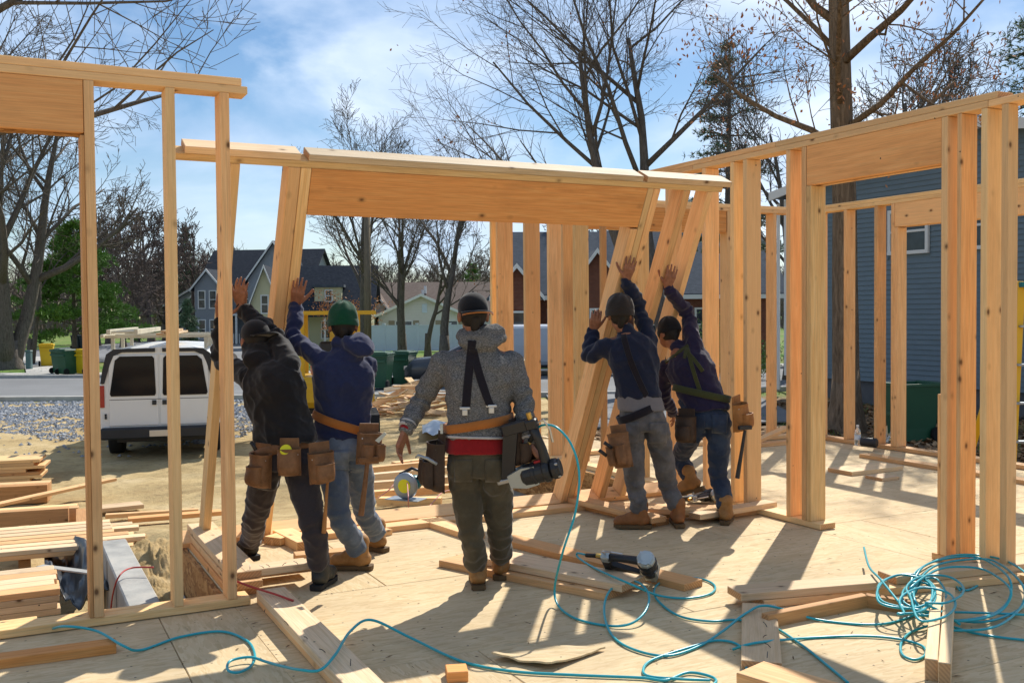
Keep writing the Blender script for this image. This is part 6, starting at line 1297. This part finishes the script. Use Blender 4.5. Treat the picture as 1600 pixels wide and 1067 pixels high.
gx_ = V3((.30, .15, -.94)).normalized(); gz_ = V3((.93, -.25, .28)); gz_ = (gz_-gx_*gz_.dot(gx_)).normalized(); mg = Matrix((gx_, gz_.cross(gx_), gz_)).transposed().to_4x4(); mg.translation = D(829, 706, 5.24)
nail_gun('black nail gun held low by the man in the grey hoodie', mg, 1.2, True)
gx_ = V3((.93, -.36, -.06)).normalized(); gz_ = V3((.42, -.80, .42)); gz_ = (gz_-gx_*gz_.dot(gx_)).normalized(); mg = Matrix((gx_, gz_.cross(gx_), gz_)).transposed().to_4x4(); mg.translation = G(984, 880, .14)
nail_gun('silver-headed nail gun lying on the long planks', mg, 1.05)
mg = Matrix.Translation(G(1092, 776, .07)) @ Matrix.Rotation(radians(40), 4, 'Z') @ Matrix.Rotation(radians(80), 4, 'X'); nail_gun('nail gun on the deck behind the raised boot', mg, 1.0)
# circular saw on the planks
m = Matrix.Translation(G(634, 782, -.40)) @ Matrix.Rotation(radians(-24), 4, 'Z') @ Matrix.Scale(1.3, 4); h = thing('circular_saw', 'teal circular saw with a yellow-hubbed guard on the sand', 'saw', m); rx = Matrix.Rotation(radians(90), 4, 'X')
MB().lathe([(.001, -.02), (.09, -.02), (.105, -.012), (.105, .012), (.09, .02), (.001, .02)], m @ Matrix.Translation((0, 0, .12)) @ rx, 24).build('blade_guard', MAT['galvanised'], h, True)
MB().lathe([(.02, .021), (.055, .021), (.055, .026), (.02, .026)], m @ Matrix.Translation((0, 0, .12)) @ rx, 20).build('hub', MAT['tape_yellow'], h); MB().lathe([(.001, -.15), (.05, -.15), (.06, -.13), (.06, -.03), (.001, -.025)], m @ Matrix.Translation((.02, 0, .13)) @ rx, 18).build('motor', MAT['tool_teal'], h, True)
MB().tube([m @ V3(p) for p in ((.06, .08, .16), (.10, .07, .23), (.02, .07, .25), (-.08, .06, .20), (-.10, .05, .14))], .018, 10).build('handle', MAT['tool_black'], h, True); MB().box(-.16, .14, -.06, .10, .008, .014, m).build('base_shoe', MAT['galvanised'], h)
def cord(label, pts, mat, r=.004): tag(MB().tube(spline(pts, 8), r, 6).build('power_cord', MAT[mat], None, True), label, 'cord')
cord('pink power cord trailing from the circular saw', [G(634, 752, -.25), G(620, 752, -.24), G(608, 765, -.3), G(590, 778, -.40)], 'cord_pink', .006); cord('second pink cord looping over the saw into the sand', [G(626, 752, -.22), G(635, 750, -.2), G(638, 775, -.25), G(640, 795, -.38), G(660, 800, -.38), G(676, 785, -.38), G(690, 770, -.38), G(705, 765, -.38)], 'cord_pink', .006)
cord('red cord over the stem wall into the trench', [G(172, 968, -.6), G(176, 930, -.4), G(186, 900, -.24), G(205, 887, -.24), G(240, 886, -.24)], 'cord_red', .006); cord('short red cord across the boards at the deck edge', [G(362, 905, .14), G(395, 917, .11), G(430, 928, .10), G(458, 938, .09)], 'cord_red', .006)
# yellow step ladder
flat('ladder_yellow', (.72, .42, .01), .4, .4, 0, .08); h = thing('step_ladder', 'yellow fibreglass step ladder standing at the photo edge beyond the deck', 'ladder', gp(1590, 12.5))
def Lp(px, py, Y): return D(px, py, Y)
for a, b in (((1596, 440, 12.0), (1578, 690, 11.6)), ((1650, 440, 12.0), (1660, 690, 11.6)), ((1594, 440, 12.1), (1498, 700, 13.4)), ((1648, 440, 12.1), (1600, 700, 13.4))):
    A2 = Lp(*a); B2 = Lp(*b); B2.z = GZ; x = (B2-A2).normalized(); z = V3((0, -1, 0)); z = (z-x*z.dot(x)).normalized(); y = z.cross(x); mw = Matrix((x, y, z)).transposed().to_4x4(); mw.translation = (A2+B2)/2; obj('rail', bmesh_box((B2-A2).length, .085, .03), MAT['ladder_yellow'], h, mw)
for k, py in enumerate((510, 570, 630, 690)): board('step', Lp(1592-k*4, py, 11.9-k*.08), Lp(1652, py, 11.9-k*.08), .09, .025, (0, 0, 1), h, MAT['galvanised'])
MB().box(-.12, .30, -.1, .1, -.03, .03, frame_m(Lp(1606, 445, 12.0))).build('top_cap', MAT['tool_teal'], h)
# bottle, roll, foil on the far plate
q = N('clear_plastic', .08, .5); q.b.inputs['Transmission Weight'].default_value = .85; q.col((.9, .95, .97)); b = G(1340, 695, .05); h = thing('water_bottle', 'clear plastic water bottle standing on the far bottom plate', 'bottle', b)
MB().lathe([(.001, 0), (.032, 0), (.034, .01), (.033, .08), (.034, .13), (.03, .155), (.014, .185), (.013, .2)], Matrix.Translation(b), 18).build('bottle_body', MAT['clear_plastic'], h, True); MB().lathe([(.001, .2), (.015, .2), (.015, .222), (.001, .224)], Matrix.Translation(b), 14).build('bottle_cap', MAT['trim_white'], h); MB().lathe([(.0345, .06), (.0345, .11)], Matrix.Translation(b), 18).build('bottle_label', MAT['vinyl_white'], h)
a = G(1346, 690, .09); b = G(1370, 692, .09); tag(MB().tube([a, a.lerp(b, .03), b.lerp(a, .03), b], [.045, .052, .052, .045], 16).build('membrane_roll', MAT['black_plastic'], None, True), 'short black roll lying on the far bottom plate', 'roll')
sc = MB(); r = random.Random(3)
for i in range(26):
    p = G(1385, 684, .09)+V3((r.gauss(0, .05), r.gauss(0, .04), r.gauss(0, .04))); s = .03; sc.add([p+V3((r.gauss(0, s), r.gauss(0, s), r.gauss(0, s))) for _ in range(4)], [(0, 1, 2), (0, 2, 3)])
tag(sc.build('crumpled_foil', MAT['magnesium']), 'crumpled silvery wrapper caught between two far studs', 'wrapper')
# tools in the pouches
tag(MB().box(-.008, .008, -.003, .003, -.04, .015, frame_m(D(690, 666, 5.30))).build('chisel', MAT['magnesium']), 'steel chisel end sticking out of the dark pouch', 'chisel'); tag(MB().tube([D(683, 725, 5.20), D(668, 716, 5.20), D(653, 711, 5.20), D(649, 715, 5.20)], [.009, .009, .007, .004], 8).build('pry_bar', MAT['galvanised'], None, True), 'curved steel pry bar hooked in the dark pouch', 'pry bar')
tag(MB().prism([D(586, 688, 5.62), D(600, 675, 5.62), D(604, 678, 5.62), D(592, 692, 5.62)], (0, .004, 0)).build('speed_square', MAT['magnesium']), 'bright metal square in the pouch of the green-hatted man', 'square')
tag(MB().tube([D(400, 703, 5.40), D(392, 690, 5.40)], [.012, .010], 8).build('pliers', MAT['tool_black'], None, True), 'black tool handle in the pouch of the man in black', 'pliers')
for i, (px, py, Y) in enumerate(((956, 700, 6.72), (948, 712, 6.70))): tag(MB().tube([D(px, py, Y), D(px-12, py-9, Y)], [.012, .013], 8).build('screwdriver', MAT['tool_black'], None, True), ('upper', 'lower')[i]+' dark tool handle in the pouch of the grey-jeaned man', 'tool')
# bent nails on the loose plates
nl = MB(); r = random.Random(6)
for (x0, y0, x1, y1, z) in ((255, 838, 385, 925, .126), (400, 945, 560, 1050, .086), (1190, 955, 1205, 1035, .042), (380, 890, 470, 880, .13)):
    for k in range(5):
        f = (k+.5)/5; p = G(x0+(x1-x0)*f+r.uniform(-6, 6), y0+(y1-y0)*f, z); a = r.uniform(0, 6.3); nl.tube([p, p+V3((cos(a)*.012, sin(a)*.012, .012)), p+V3((cos(a)*.026, sin(a)*.026, .018))], .0018, 5)
tag(nl.build('bent_nails', MAT['tool_black']), 'bent nails sticking out of the loose plates', 'nails', kind='stuff')
